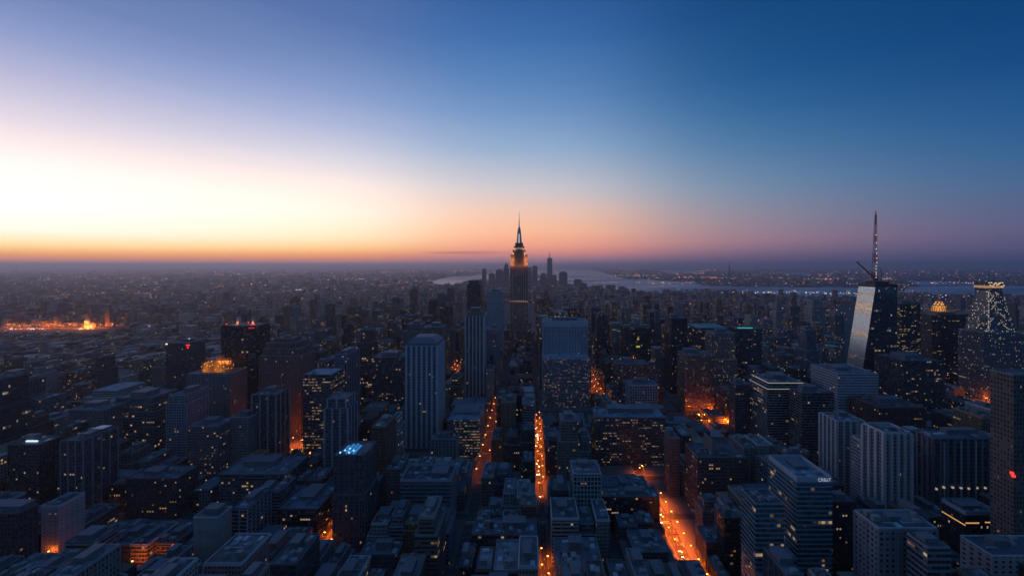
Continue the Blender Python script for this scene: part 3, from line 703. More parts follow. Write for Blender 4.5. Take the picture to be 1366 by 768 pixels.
H['firecrown'] = B(OT, 'stone tower crowned by a blazing orange lattice', 'orange crowned tower', 'office tower', 250, 307, 498, 490, 600, st=S_grid((.19, .19, .20), cw=2.7, fx=.5, fy=.5, lit=.03, rows=.01), rel=P_piers((.22, .22, .24), every=2, wd=.9, pr=.4), pent=None, units=0, vis=560, litn=6)
H['redspot'] = B(OT, 'dim tower with one red and one white roof light', 'dim red spotted tower', 'office tower', 221, 252, 457, 452, 700, st=S_grid((.06, .055, .065), cw=2.4, lit=.02, rows=.0), pent=(16, 10, 3, 0, 3), units=0, vis=515)
H['ziggurat'] = B(SK, 'broad brown stone tower stepping up to a narrow top', 'brown stepped tower', 'skyscraper', 346, 401, 452, 446, 640, st=S_grid((.17, .14, .13), cw=2.4, fx=.5, fy=.55, lit=.015, rows=.0), rel=P_piers((.2, .165, .15), every=2, wd=.8, pr=.4), tiers=[(1, 1, .83), (.84, .9, .90), (.68, .8, .96), (.45, .6, 1)], pent=(8, 8, 2, 0, 0), units=0, vis=600, litn=5)
H['bluepiers'] = B(AB, 'blue grey tower with pale slabs up its front behind the dotted corner block', 'blue grey slab front', 'apartment tower', 222, 249, 527, 516, 520, st=S_grid((.20, .24, .30), cw=3.0, fx=.55, fy=.5, lit=.008, rows=0), rel=P_grid((.26, .31, .38), every=2, wd=.8, pr=.5), tiers=[(1, 1, .9), (.75, 1, 1)], units=1, vis=610, litn=3)
H['dotcorner'] = B(OT, 'flat roofed block dotted with lights above a glowing orange corner', 'dotted corner block', 'office block', 251, 291, 568, 557, 490, st=S_grid((.16, .15, .16), cw=2.6, fx=.6, fy=.4, lit=.05, rows=.05), units=4, vis=625, litn=20)
H['greytwin'] = B(AB, 'grey gridded tower just past the glowing orange corner', 'grey gridded tower', 'apartment tower', 308, 333, 556, 548, 510, st=S_grid((.22, .22, .23), cw=2.6, fx=.5, fy=.5, lit=.01, rows=0), units=1, vis=605)
H['framed'] = B(OT, 'dark tower with one pale framed pier on its corner', 'pale framed dark tower', 'office tower', 336, 368, 526, 517, 525, st=S_band((.06, .075, .095), lit=.008, rows=0), rel=P_piers((.30, .34, .40), every=4, wd=1.5, pr=.6), units=2, vis=605)
H['tealrows'] = B(OT, 'broad terraced teal glass block with brown lit rows', 'broad teal terraced block', 'office block', 144, 206, 531, 517, 545, st=S_band((.07, .11, .13), glass=(.13, .18, .20), gmetal=.8, cw=2.6, ch=3.9, fy=.5, lit=.05, rows=.05), rel=P_bands((.10, .15, .17), wd=1.1, pr=.5), tiers=[(1, 1, .8), (.93, .95, .92), (.8, .85, 1)], units=2, vis=600, litn=18)
H['colcorner'] = B(OT, 'dark block with pale columns on its front and one bright roof panel', 'pale columned dark block', 'office block', 81, 111, 587, 569, 420, st=S_grid((.075, .08, .10), cw=2.8, fx=.6, fy=.5, lit=.025, rows=.03), rel=P_piers((.22, .24, .29), every=3, wd=1.2, pr=.6), pent=(9, 20, 2.2, 2, 2), units=3, vis=690, litn=14)
H['backcol'] = B(OT, 'older grey block standing behind the pale columned dark block', 'older grey block', 'office block', 91, 138, 546, 536, 520, st=S_grid((.17, .17, .19), cw=2.8, lit=.012, rows=0), units=4, vis=572)
H['curve'] = B('low_block', 'low white terraced block with sweeping pale roof edges', 'low white terraced block', 'office block', 103, 158, 523, 505, 700, st=S_band((.36, .38, .42), fy=.5, lit=.012, rows=.0), rel=P_bands((.40, .42, .46), wd=1.3, pr=.6), tiers=[(1, 1, .6), (.85, .85, .8), (.6, .7, 1)], units=0, pent=None, roof=(.3, .32, .36), vis=535)
H['whitewall'] = B(OT, 'white walled block with a bright roof rim near the bottom edge', 'white walled block', 'office block', 55, 78, 674, 656, 370, st=S_grid((.42, .45, .48), cw=4.5, fx=.2, fy=.3, lit=.004, rows=0), pent=(6, 8, 1.2, 0, 3), units=3, rim=(.6, .63, .66), litn=2)
H['redcorner'] = B(OT, 'dark red office block at the bottom west corner', 'dark red corner block', 'office block', -50, 25, 683, 671, 322, st=S_grid((.10, .055, .06), cw=2.8, lit=.025, rows=0, warm=(1, .45, .15)), rel=P_piers((.11, .07, .075), every=3, wd=1.0, pr=.4), units=4, pent=(30, 10, 2.5, 4, 2), litn=14)
H['striped'] = B(OT, 'low block wrapped in pale stripes with a raised blue roof', 'pale striped low block', 'office block', 87, 126, 722, 703, 320, st=S_band((.06, .06, .07), fy=.55, lit=.01, rows=0), rel=P_bands((.30, .27, .28), wd=1.4, pr=.4), pent=(12, 12, 3, 0, 0), units=3, litn=6)
H['skylight'] = B('low_block', 'dark block with a bluish white light on its rooftop', 'block with the bluish roof light', 'office block', 10, 52, 592, 580, 430, st=S_grid((.06, .06, .075), cw=2.8, lit=.015, rows=.01), units=3, litn=8, vis=680)
H['flatdark'] = B('low_block', 'low dark block with a pale skylight strip facing the small plaza', 'low skylight block', 'office block', 168, 236, 637, 620, 430, st=S_grid((.045, .045, .055), cw=2.6, fx=.5, fy=.4, lit=.03, rows=.01), units=6, litn=16, vis=720)
H['blank'] = B(OT, 'blank pale walled block with a set back roof box', 'blank pale block', 'office block', 258, 291, 689, 674, 345, st=S_grid((.36, .35, .36), cw=30, fx=.02, fy=.1, lit=0, rows=0), pent=(12, 9, 3, 0, 2), units=2)
H['whitestilts'] = B(OT, 'dark block with white framed window columns and a cluttered roof', 'white framed column block', 'office block', 309, 330, 677, 650, 362, st=S_grid((.05, .055, .065), cw=3.0, fx=.7, fy=.6, lit=.01, rows=0), rel=P_grid((.40, .42, .46), every=2, wd=.7, pr=.4), units=6, pent=(7, 14, 2.5, 0, 2), litn=4)
H['blackbox'] = B(OT, 'black glass block whose flank glows orange over the street', 'black glowing flank block', 'office block', 370, 424, 678, 646, 388, st=S_band((.022, .026, .034), fy=.6, lit=.01, rows=.0), pent=(14, 24, 2.4, 0, 6), units=6, litn=16, roof=(.12, .14, .18))
H['plinth'] = B('low_block', 'wide low block with broad flat roofs west of the blue crowned tower', 'wide flat roofed block', 'office block', 292, 383, 631, 608, 440, st=S_band((.10, .11, .13), lit=.02, rows=.02), pent=(34, 16, 3.5, -6, 6), units=7, vis=655, litn=10)
H['bluelight'] = B(OT, 'dark gridded tower with a bright blue lit panel on its roof', 'blue crowned tower', 'office tower', 446, 486, 606, 588, 376, st=S_grid((.07, .085, .105), cw=2.5, ch=3.6, fx=.55, fy=.55, lit=.010, rows=0), rel=P_piers((.10, .12, .145), every=2, wd=.8, pr=.4), tiers=[(1.06, 1.05, .62), (1, 1, 1)], pent=None, units=1, litn=8)
H['framedroof'] = B(OT, 'square glass block with pale framed sunken roof and one lit top row', 'pale framed roof block', 'office block', 534, 601, 641, 620, 400, st=S_band((.11, .15, .18), glass=(.16, .22, .26), gmetal=.8, ch=3.7, fx=.94, fy=.55, lit=.006, rows=.01), rel=P_bands((.17, .22, .26), wd=1.1, pr=.3), pent=(16, 14, 1.0, 10, 4), units=7, para=2.6, rim=(.34, .38, .44), roof=(.06, .07, .09))
H['lowgrey'] = B('low_block', 'low grey block in front of the pale framed roof block', 'low grey foreground block', 'office block', 480, 530, 738, 722, 332, st=S_grid((.10, .115, .135), lit=.01, rows=0), units=5, litn=4)
H['rowsroof'] = B(OT, 'office block with pale ribbed roof and tight amber window rows', 'ribbed roof amber block', 'office block', 597, 640, 559, 537, 560, st=S_band((.10, .11, .13), cw=2.0, ch=3.7, fy=.34, lit=.28, rows=.35, power=.3), rel=P_bands((.13, .14, .17), wd=1.6, pr=.3), pent=(34, 34, 2.0, 0, 4), units=0, roof=(.2, .25, .32), vis=625, litn=24)
H['wideyellow'] = B('low_block', 'wide low block with one column of yellow windows down its corner', 'wide low yellow column block', 'office block', 629, 716, 712, 690, 352, st=S_band((.07, .075, .09), cw=2.8, lit=.05, rows=.05), pent=(20, 10, 3.5, 8, 3), units=12, tanks=1, litn=26)
H['curvedteal'] = B(OT, 'dark teal block with curved roof line behind the blue crowned tower', 'dark teal block', 'office block', 496, 538, 476, 470, 700, st=S_band((.05, .08, .095), fy=.55, lit=.04, rows=.05), rel=P_bands((.08, .12, .14), wd=1.0, pr=.4), units=0, pent=(26, 20, 5, 0, 0), vis=545)
H['twina'] = B(OT, 'grey tower with setback shoulders just behind the tall columned tower', 'grey shouldered tower', 'office tower', 537, 566, 432, 428, 830, st=S_grid((.16, .17, .19), lit=.02, rows=0), tiers=[(1, 1, .9), (.7, .8, 1)], units=0, vis=455)
H['twinb'] = B(OT, 'brown tower with a flat top beside the grey shouldered tower', 'flat topped brown tower', 'office tower', 564, 590, 436, 432, 780, st=S_grid((.15, .125, .115), lit=.03, rows=0), units=0, vis=560)

# ---- features of single towers
def info(k): r = H[k]; return (r,) + root_info[r.name]
def floodlight(parent, loc, color, energy, size=0.6):
    l = bpy.data.lights.new('floodlight', 'POINT'); l.energy = energy; l.color = color; l.shadow_soft_size = size
    o = bpy.data.objects.new('floodlight', l); COL.objects.link(o); o.parent = parent; o.location = loc
    return o
def lamp_dots(name, pts, size, mat, parent):
    b = MB(); b.box(-size / 2, size / 2, -size / 2, size / 2, -size / 2, size / 2, bottom=True); me = b.mesh(name, mat)
    return [put(name, me, parent, p) for p in pts]
M_letters = glow('lettering_light', (.75, .85, 1.0), .4)
r, w, d, h, tw, td, tl = info('creat')
cu = bpy.data.curves.new('lettering', 'FONT'); cu.body = 'CREaT'; cu.size = 3.3; cu.extrude = .06; cu.align_x = 'CENTER'; cu.align_y = 'CENTER'
cu.materials.append(M_letters)
ct = bpy.data.objects.new('lettering_curve', cu); lm = bpy.data.meshes.new_from_object(ct); bpy.data.objects.remove(ct)
lm.materials.clear(); lm.materials.append(M_letters)
tx = bpy.data.objects.new('lettering', lm); COL.objects.link(tx); tx.parent = r
tx.location = (w / 2 - 5.6, -d / 2 - .22, h + .2); tx.rotation_euler = (R(90), 0, 0)
b = MB()                                            # the rim of the sunken roof is a tall glazed band
b.box(-w / 2 - .16, w / 2 + .16, -d / 2 - .16, d / 2 + .16, h - 3.4, h - 1.15, top=False)
b.build('crown_band', trim((.09, .15, .22), .25), r)
# lit reveals of the white banded tower
r, w, d, h, tw, td, tl = info('stripes')
M_ledge = glow('ledge_light', (1.0, .82, .62), .5)
for (a, c, z) in ((tl[0][0], tl[0][1], tl[0][3] - 1.6), (tl[1][0], tl[1][1], h - 1.5)):
    b = MB(); b.box(-a / 2 - .55, a / 2 + .55, -c / 2 - .55, c / 2 + .55, z, z + .5, top=False); b.build('ledge_light', M_ledge, r)
# fins of the dark slab
r, w, d, h, tw, td, tl = info('finslab')
b = MB()
for px in (1259, 1281, 1301, 1323): 
    x = gx(px, 400) - r.location.x; b.box(x - .3, x + .3, -d / 2 - 1.1, -d / 2 + .05, 6, h - 3.2)
b.build('fin', trim((.62, .62, .66)), r)
M_paler = glow('row_light', (1, .85, .62), .35)
lamp_dots('lit_window', [(gx(px, 400) - r.location.x, -d / 2 - .75, gh(649, 400) + random.uniform(-1.5, 1.5)) for px in (1248, 1258, 1270, 1281, 1291, 1302, 1313, 1325)], 1.5, M_paler, r)
# upright slab on the massive dark block
r, w, d, h, tw, td, tl = info('bigdark')
b = MB(); b.box(-7, -5.2, -12, 10, h - 1, h + 14); b.build('roof_slab', trim((.20, .15, .15)), r)
# lit strip below the pale rim
r, w, d, h, tw, td, tl = info('rimhall')
M_strip = glow('strip_light', (1, .5, .15), .6)
b = MB(); b.box(-w / 2 - .1, -w / 2 + w * .42, -d / 2 - .12, -d / 2, h - 7.6, h - 6.6, bottom=True); b.build('strip_light', M_strip, r)
b = MB(); b.box(w * .1, w / 2, -d / 2 - .12, -d / 2, h - 7.0, h - 6.1, bottom=True); b.build('strip_light', M_strip, r)
b = MB(); b.box(-w / 2 - .12, -w / 2, -d / 2, d / 2, h - 9.5, h - 8.6, bottom=True); b.build('strip_light', M_strip, r)
# red light on the tall punched-window tower
r, w, d, h, tw, td, tl = info('edge')
lamp_dots('red_light', [(-w / 2 - .5, -d / 2 + .6, gh(631, 300)), (-w / 2 - .5, -d / 2 - .4, gh(634, 300))], 1.5, M_red, r)
# blue light panel
r, w, d, h, tw, td, tl = info('bluelight')
M_blue = glow('blue_glow', (.04, .36, .95), .5, True)
for i in range(4):
    b = MB(); x = -tw / 2 + 4 + i * 3.6; b.box(x, x + 1.5 + .5 * (i % 2), -td / 2 + 3, td / 2 - 9 + 2 * (i % 3), h - .8, h - .1 + .4 * (i % 2)); b.build('blue_panel', M_blue, r)
lamp_dots('blue_light', [(-tw / 2 + 4 + i * 2.6, -td / 2 + 3 + (i % 3) * 4, h + .6) for i in range(5)], 1.1, glow('blue_lamp', (.3, .7, 1), 1.5), r)
b = MB()
for i in range(7): b.beam((tw / 2 - 5.5, -td / 2 + 2 + i * 2.4, h - .9), (tw / 2 - 1.5, -td / 2 + 2 + i * 2.4, h + 3.5), .35)
b.build('roof_frame', M_white, r)
# green lights
r, w, d, h, tw, td, tl = info('greenlit')
b = MB(); b.box(-tw / 2, tw * .1, -td / 2 - .2, -td / 2 + 5, h + .02, h + 1.6, bottom=True); b.build('green_light', glow('green_glow', (.1, .85, .55), .4), r)
r, w, d, h, tw, td, tl = info('green')
lamp_dots('lit_window', [(-1, -d / 2 - .1, gh(462, 900)), (3, -d / 2 - .1, gh(462, 900)), (1, -d / 2 - .1, gh(452, 900))], 3.4, glow('yellow_window', (.8, .7, .15), .5), r)
b = MB(); b.box(-w / 2 - .4, w / 2 + .4, -d / 2 - .4, d / 2 + .4, h - 4, h - 1.5, top=False); b.build('crown_band', trim((.15, .25, .25)), r)
r, w, d, h, tw, td, tl = info('skylight')
lamp_dots('roof_light', [(-2 + i * 2.5, -d / 2 + 5, h + 1) for i in range(5)], 1.4, glow('white_lamp', (.6, .8, 1), 1.3), r)
r, w, d, h, tw, td, tl = info('colcorner')
b = MB(); b.box(-2, 9, d / 2 - 14, d / 2 - 4, h + 2.8, h + 3.4); b.build('roof_panel', trim((.6, .65, .72), .4), r)
# hipped crown of the columned tower
r, w, d, h, tw, td, tl = info('columns')
b = MB(); b.box(-w / 2 + 1.2, w / 2 - 1.2, -d / 2 + 1.2, d / 2 - 1.2, h - .5, h + 3.6, top=False); b.box(-w / 2 + .6, w / 2 - .6, -d / 2 + .6, d / 2 - .6, h + 3.6, h + 11, bottom=True, tops=(-w / 2 + 9, w / 2 - 9, -d / 2 + 9, d / 2 - 9)); b.build('hipped_crown', trim((.16, .19, .24)), r)
# crown of the slender ribbed tower
r, w, d, h, tw, td, tl = info('gothic')
b = MB(); b.box(-w * .40, w * .40, -d * .40, d * .40, h - 1, h + 7); b.box(-w * .28, w * .28, -d * .28, d * .28, h + 7, h + 14)
for i in (-1, 0, 1): b.box(i * w * .2 - 1.2, i * w * .2 + 1.2, -d * .28 - 1.2, -d * .28 + 1, h + 7, h + 17, tops=(i * w * .2 - .3, i * w * .2 + .3, -d * .28 - .4, -d * .28 + .4))
b.build('stepped_crown', trim((.24, .15, .13)), r)
# blazing lattice
r, w, d, h, tw, td, tl = info('firecrown')
M_fire = glow('crown_light', (1.0, .28, .025), 1.15, True)
b = MB(); cw_, cd_ = w * .29, d * .25
n = 26
pts = [(-cw_ + 2 * cw_ * i / n, -cd_) for i in range(n)] + [(cw_, -cd_ + 2 * cd_ * i / 14) for i in range(14)] + [(cw_ - 2 * cw_ * i / n, cd_) for i in range(n)] + [(-cw_, cd_ - 2 * cd_ * i / 14) for i in range(14)]
cr = random.Random(2)
for i, (x, y) in enumerate(pts):
    k = 1 - .35 * abs(x) / cw_
    b.beam((x, y, h - .8), (x * .96, y * .96, h + (13 + cr.uniform(0, 10)) * k), .7)
b.build('lattice_rib', trim((.5, .3, .12), .4, .3), r)
b = MB(); b.box(-cw_ * .93, cw_ * .93, -cd_ * .93, cd_ * .93, h - .8, h + 13, tops=(-cw_ * .8, cw_ * .8, -cd_ * .8, cd_ * .8)); b.build('lit_core', M_fire, r)
lamp_dots('crown_lamp', [(x * .98, y * .98, h + cr.uniform(2, 11)) for x, y in pts[::3]], 1.0, glow('crown_bulb', (1, .5, .12), 1.1), r)
b = MB(); b.cyl(cw_ * .3, 0, .6, .2, h + 13, h + 27, 6); b.build('antenna', M_steel, r)
# black rounded tower: curved front and vents
r, w, d, h, tw, td, tl = info('roundblack')
b = MB()
arc = [(-w / 2 + .3 + (w - .6) * i / 12, -d / 2 - 5.5 * math.sin(math.pi * i / 12) - .06) for i in range(13)]
b.prism(arc, 0, h - .6, 0, True); b.build('bowed_front', facade((.025, .03, .036), cw=3.2, ch=3.9, fx=.94, fy=.62, lit=.010, rows=.012), r)
M_vent = glow('vent_light', (1, .45, .18), .32)
for px in (306, 327):
    x = gx(px, 650) - r.location.x
    b = MB(); b.cyl(x, 4, 3.6, 3.2, h - 1, h + 11, 12); v = b.build('vent_stack', trim((.35, .3, .28)), r)
    floodlight(v, (x, -1.5, h + 1.5), (1, .36, .14), 900)
    floodlight(v, (x - 3, 8, h + 1.5), (1, .36, .14), 500)
b = MB(); b.box(w / 2 - 12, w / 2 - 1.5, -d / 2 - 3.2, -d / 2 - 2.2, h - 4.5, h - 2.5, bottom=True); b.build('red_light', glow('red_band', (1, .04, .05), .35), r)
lamp_dots('red_light', [(w / 2 - 4, -d / 2 + 1, h + 1.5), (-w / 2 + 6, -d / 2 + 3, h + 2), (2, 2, h + 2)], 1.3, M_red, r)
b = MB()
for i in range(6): b.cyl(-w / 2 + 6 + i * 7, d * .1, .25, .15, h - 1, h + 6 + 5 * (i % 2), 5)
b.build('antenna', M_steel, r)
r, w, d, h, tw, td, tl = info('redspot')
lamp_dots('red_light', [(w / 2 - 3 + i * 1.7, -d / 2 - .6, h - 4 - 4 * (i % 2)) for i in range(3)], 1.7, M_red, r)
lamp_dots('white_light', [(-w / 2 + 2, -d / 2 - .6, h - 2), (w / 2 - 14, 0, h + 3)], 1.6, glow('white_bulb', (1, .85, .7), 2), r)
# golden ring crown and mast
r, w, d, h, tw, td, tl = info('goldcrown')
M_gold = glow('gold_light', (1, .38, .06), .7, True)
cx = gx(1270, 900) - r.location.x
b = MB(); b.box(cx - 19, cx + 19, -d * .3, d * .3, h - 1, h + 4); b.build('crown_base', trim((.2, .16, .12)), r)
b = MB(); b.cyl(cx, 0, 12.5, 10.5, h + 4, h + 12, 16); b.build('lit_ring', M_gold, r)
b = MB()
for i in range(20):
    a = 2 * math.pi * i / 20; b.beam((cx + 14.5 * math.cos(a), 14.5 * math.sin(a) * .9, h + 3), (cx + 12 * math.cos(a), 12 * math.sin(a) * .9, h + 16), 1.0)
b.build('crown_rib', trim((.35, .22, .1), .5), r)
b = MB(); b.cyl(cx, 0, 8, 6, h + 12, h + 22, 12); b.cyl(cx, 0, 5, 3.5, h + 22, h + 29, 10); b.build('crown_drum', trim((.4, .25, .12)), r)
lamp_dots('crown_lamp', [(cx + rad * math.cos(a), rad * math.sin(a), h + z) for rad, z, n in ((9, 14, 9), (7, 19, 7), (5, 23, 5)) for a in [2 * math.pi * i / n + z for i in range(n)]], 1.9, glow('gold_bulb', (1, .5, .15), 1.3), r)
floodlight(r, (cx - 12, -13, h + 15), (1, .42, .1), 3500); floodlight(r, (cx + 12, -13, h + 15), (1, .42, .1), 3500)
b = MB(); b.cyl(cx, 0, 1.4, .9, h + 29, h + 45, 6); b.cyl(cx, 0, .8, .3, h + 45, h + 58, 6); b.build('mast', trim((.5, .45, .42)), r)
# bell shaped lattice top
r, w, d, h, tw, td, tl = info('lattice')
cx = gx(1337, 800) - r.location.x
prof = [(0, 24, 22), (20, 21, 19), (40, 17.5, 16), (60, 14.5, 13.5), (78, 13, 12), (84, 14.5, 13), (98, 14.5, 13)]
b = MB()
for (z0, a, c), (z1, e, g) in zip(prof[:-1], prof[1:]):
    b.prism([(cx - a, -c), (cx + a, -c), (cx + a, c), (cx - a, c)], h - 1 + z0, h - 1 + z1, 0, True, [(cx - e, -g), (cx + e, -g), (cx + e, g), (cx - e, g)])
b.build('bell_top', facade((.13, .14, .18), cw=2.6, ch=3.4, fx=.6, fy=.5, lit=.16, rows=.04, warm=(1, .8, .6), power=.7), r)
b = MB()
for (z0, a, c), (z1, e, g) in zip(prof[:4], prof[1:5]):
    for s in (-1, 1):
        for t in (-1, 1):
            b.beam((cx + s * (a + .4), t * (c + .4), h - 1 + z0), (cx + s * (e + .4), t * (g + .4), h - 1 + z1), 1.1)
        b.beam((cx + s * a * .95, -c - .7, h - 1 + z0), (cx - s * e * .1, -g - .7, h - 1 + z1), .8)
b.build('lattice_rib', trim((.42, .42, .46), .5), r)
lr = random.Random(9); pts = []
for (z0, a, c), (z1, e, g) in zip(prof[:4], prof[1:5]):
    for i in range(9):
        t = i / 9; x = a + (e - a) * t; y = c + (g - c) * t; z = h - 1 + z0 + (z1 - z0) * t
        pts.append((cx + (x + .9) * lr.choice((-1, 1)), -y - .9, z)); pts.append((cx + x * (.95 - 1.0 * t) * lr.choice((-1, 1)), -y - 1.1, z))
lamp_dots('point_light', pts, 1.15, glow('white_point', (1, .78, .55), .5), r)
b = MB(); b.box(cx - 15, cx + 15, -13.6, 13.6, h + 83.5, h + 88, bottom=True); b.build('lit_crown', glow('crown_band_light', (1, .55, .25), .35), r)
lamp_dots('crown_lamp', [(cx - 14 + 28 * i / 13, -14.0, h + 85 + lr.uniform(0, 10)) for i in range(14)], 1.6, glow('crown_point', (1, .68, .38), .9), r)
b = MB(); b.cyl(cx, 0, .9, .4, h + 97, h + 121, 6); b.cyl(cx + 10, 0, .6, .3, h + 97, h + 112, 6); b.build('mast', M_steel, r)
# plain pale band across the top of the pale slab's front
r, w, d, h, tw, td, tl = info('whiteslab')
b = MB(); b.box(-w / 2 - .3, w / 2 + .3, -d / 2 - .95, -d / 2, h - 11, h - .9); b.build('top_band', trim((.46, .5, .56)), r)
# glowing lower roof next to the slender tower
# ---- the spired tower at the centre
Z = 1300; sc = Z / F
def spired():
    px = 692.2
    t = thing('skyscraper', 'tallest bronze tower at the centre with floodlit amber crown, silver cone and needle spire', 'skyscraper', (gx(px, Z), Z + 30, 0))
    HEROES.append(('spired bronze tower', 671, 714, 280, Z, Z + 60)); SOLID.append((gx(668, Z), gx(716, Z), Z - 3, Z + 66)); SCREEN.append((668, 716, 280, 462, Z))
    fm = facade((.17, .13, .11), cw=2.9, ch=3.7, fx=.46, fy=.6, lit=.10, rows=.03, power=.42, warm=(1, .45, .2))
    def tier(name, w, d, z0, z1, piers=True, mat=fm, pc=(.42, .32, .26)):
        b = MB(); b.walls(-w / 2, w / 2, -d / 2, d / 2, z0, z1, 2.9); b.quad([(-w / 2, -d / 2, z1), (w / 2, -d / 2, z1), (w / 2, d / 2, z1), (-w / 2, d / 2, z1)])
        o = b.build(name, mat, t)
        if piers:
            b = MB(); n = round(w / 5.8)
            for i in range(n + 1):
                x = -w / 2 + w * i / n
                for y in (-d / 2 - .7, d / 2 - .05): b.box(x - .9, x + .9, y, y + .75, z0, z1 - .05)
            n = round(d / 5.8)
            for i in range(1, n):
                y = -d / 2 + d * i / n
                for x in (-w / 2 - .7, w / 2 - .05): b.box(x, x + .75, y - .9, y + .9, z0, z1 - .05)
            b.build('pier', trim(pc), o)
        return o
    tier('base', 112, 58, 0, 25, False); tier('lower_tier', 98, 54, 25, 58, False); tier('lower_tier', 74, 48, 58, 80)
    tier('shaft', 55, 42, 80, gh(354, Z))
    tier('shaft_bay', 38, 47, 80, 236)
    zt = gh(354, Z)
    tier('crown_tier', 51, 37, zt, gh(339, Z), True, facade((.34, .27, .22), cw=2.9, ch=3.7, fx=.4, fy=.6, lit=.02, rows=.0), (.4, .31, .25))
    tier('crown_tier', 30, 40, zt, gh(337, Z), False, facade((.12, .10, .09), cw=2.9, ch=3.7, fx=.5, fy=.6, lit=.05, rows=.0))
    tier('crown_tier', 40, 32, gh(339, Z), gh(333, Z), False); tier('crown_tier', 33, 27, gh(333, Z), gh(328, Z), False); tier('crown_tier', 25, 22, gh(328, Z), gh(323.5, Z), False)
    for s in (-1, 1):
        for x in (17, 20.5, 24):
            floodlight(t, (s * x, -25.5, zt + 5), (1, .32, .08), 2000)
            floodlight(t, (s * x, -25.5, zt + 20), (1, .32, .08), 1700)
        floodlight(t, (s * 5, -28.5, zt + 4), (1, .32, .08), 1200)
        for y in (-12, 8): floodlight(t, (s * 33, y, zt + 10), (1, .32, .08), 3300)
        floodlight(t, (s * 18, -20, gh(339, Z) + 2), (1, .42, .18), 3000)
        floodlight(t, (s * 14, -16, gh(333, Z) + 1.5), (1, .5, .25), 2000)
    lamp_dots('crown_light', [(x, y, z) for x, y, z in [(-18 + 6 * i, -16.6, gh(337.5, Z)) for i in range(7)] + [(-12 + 5 * i, -14, gh(331, Z)) for i in range(6)]], 1.7, glow('crown_window', (1, .7, .4), 1.3), t)
    lamp_dots('band_light', [(-26 + 3.4 * i, -25.2 if abs(-26 + 3.4 * i) < 19 else -22.4, gh(402, Z) + random.uniform(-1, 1)) for i in range(16)], 1.5, glow('band_window', (1, .6, .3), .7), t)
    b = MB(); b.cyl(0, 0, 8.2, 4.6, gh(324, Z), gh(307, Z), 12); b.cyl(0, 0, 5.0, 4.0, gh(307, Z), gh(303, Z), 12); b.cyl(0, 0, 3.2, 1.4, gh(303, Z), gh(300, Z), 10)
    c = b.build('cone', trim((.50, .50, .52), .35, .5), t)
    b = MB(); b.box(-2.1, 2.1, -8.1, -5, gh(323.4, Z), gh(311, Z), tops=(-1.4, 1.4, -5.6, -4)); b.build('lit_glass', glow('cone_glass', (.95, .85, .75), .55), c)
    b = MB()
    for i in range(8):
        a = 2 * math.pi * (i + .5) / 8; b.beam((9 * math.cos(a), 9 * math.sin(a), gh(324, Z)), (4.9 * math.cos(a), 4.9 * math.sin(a), gh(306, Z)), .9)
    b.build('cone_rib', trim((.55, .53, .52), .4, .4), c)
    b = MB(); b.cyl(0, 0, 1.5, 1.1, gh(300, Z), gh(293, Z), 8); b.cyl(0, 0, .9, .35, gh(293, Z), gh(280, Z), 6); b.build('antenna', trim((.3, .3, .33), .5, .3), t)
spired()

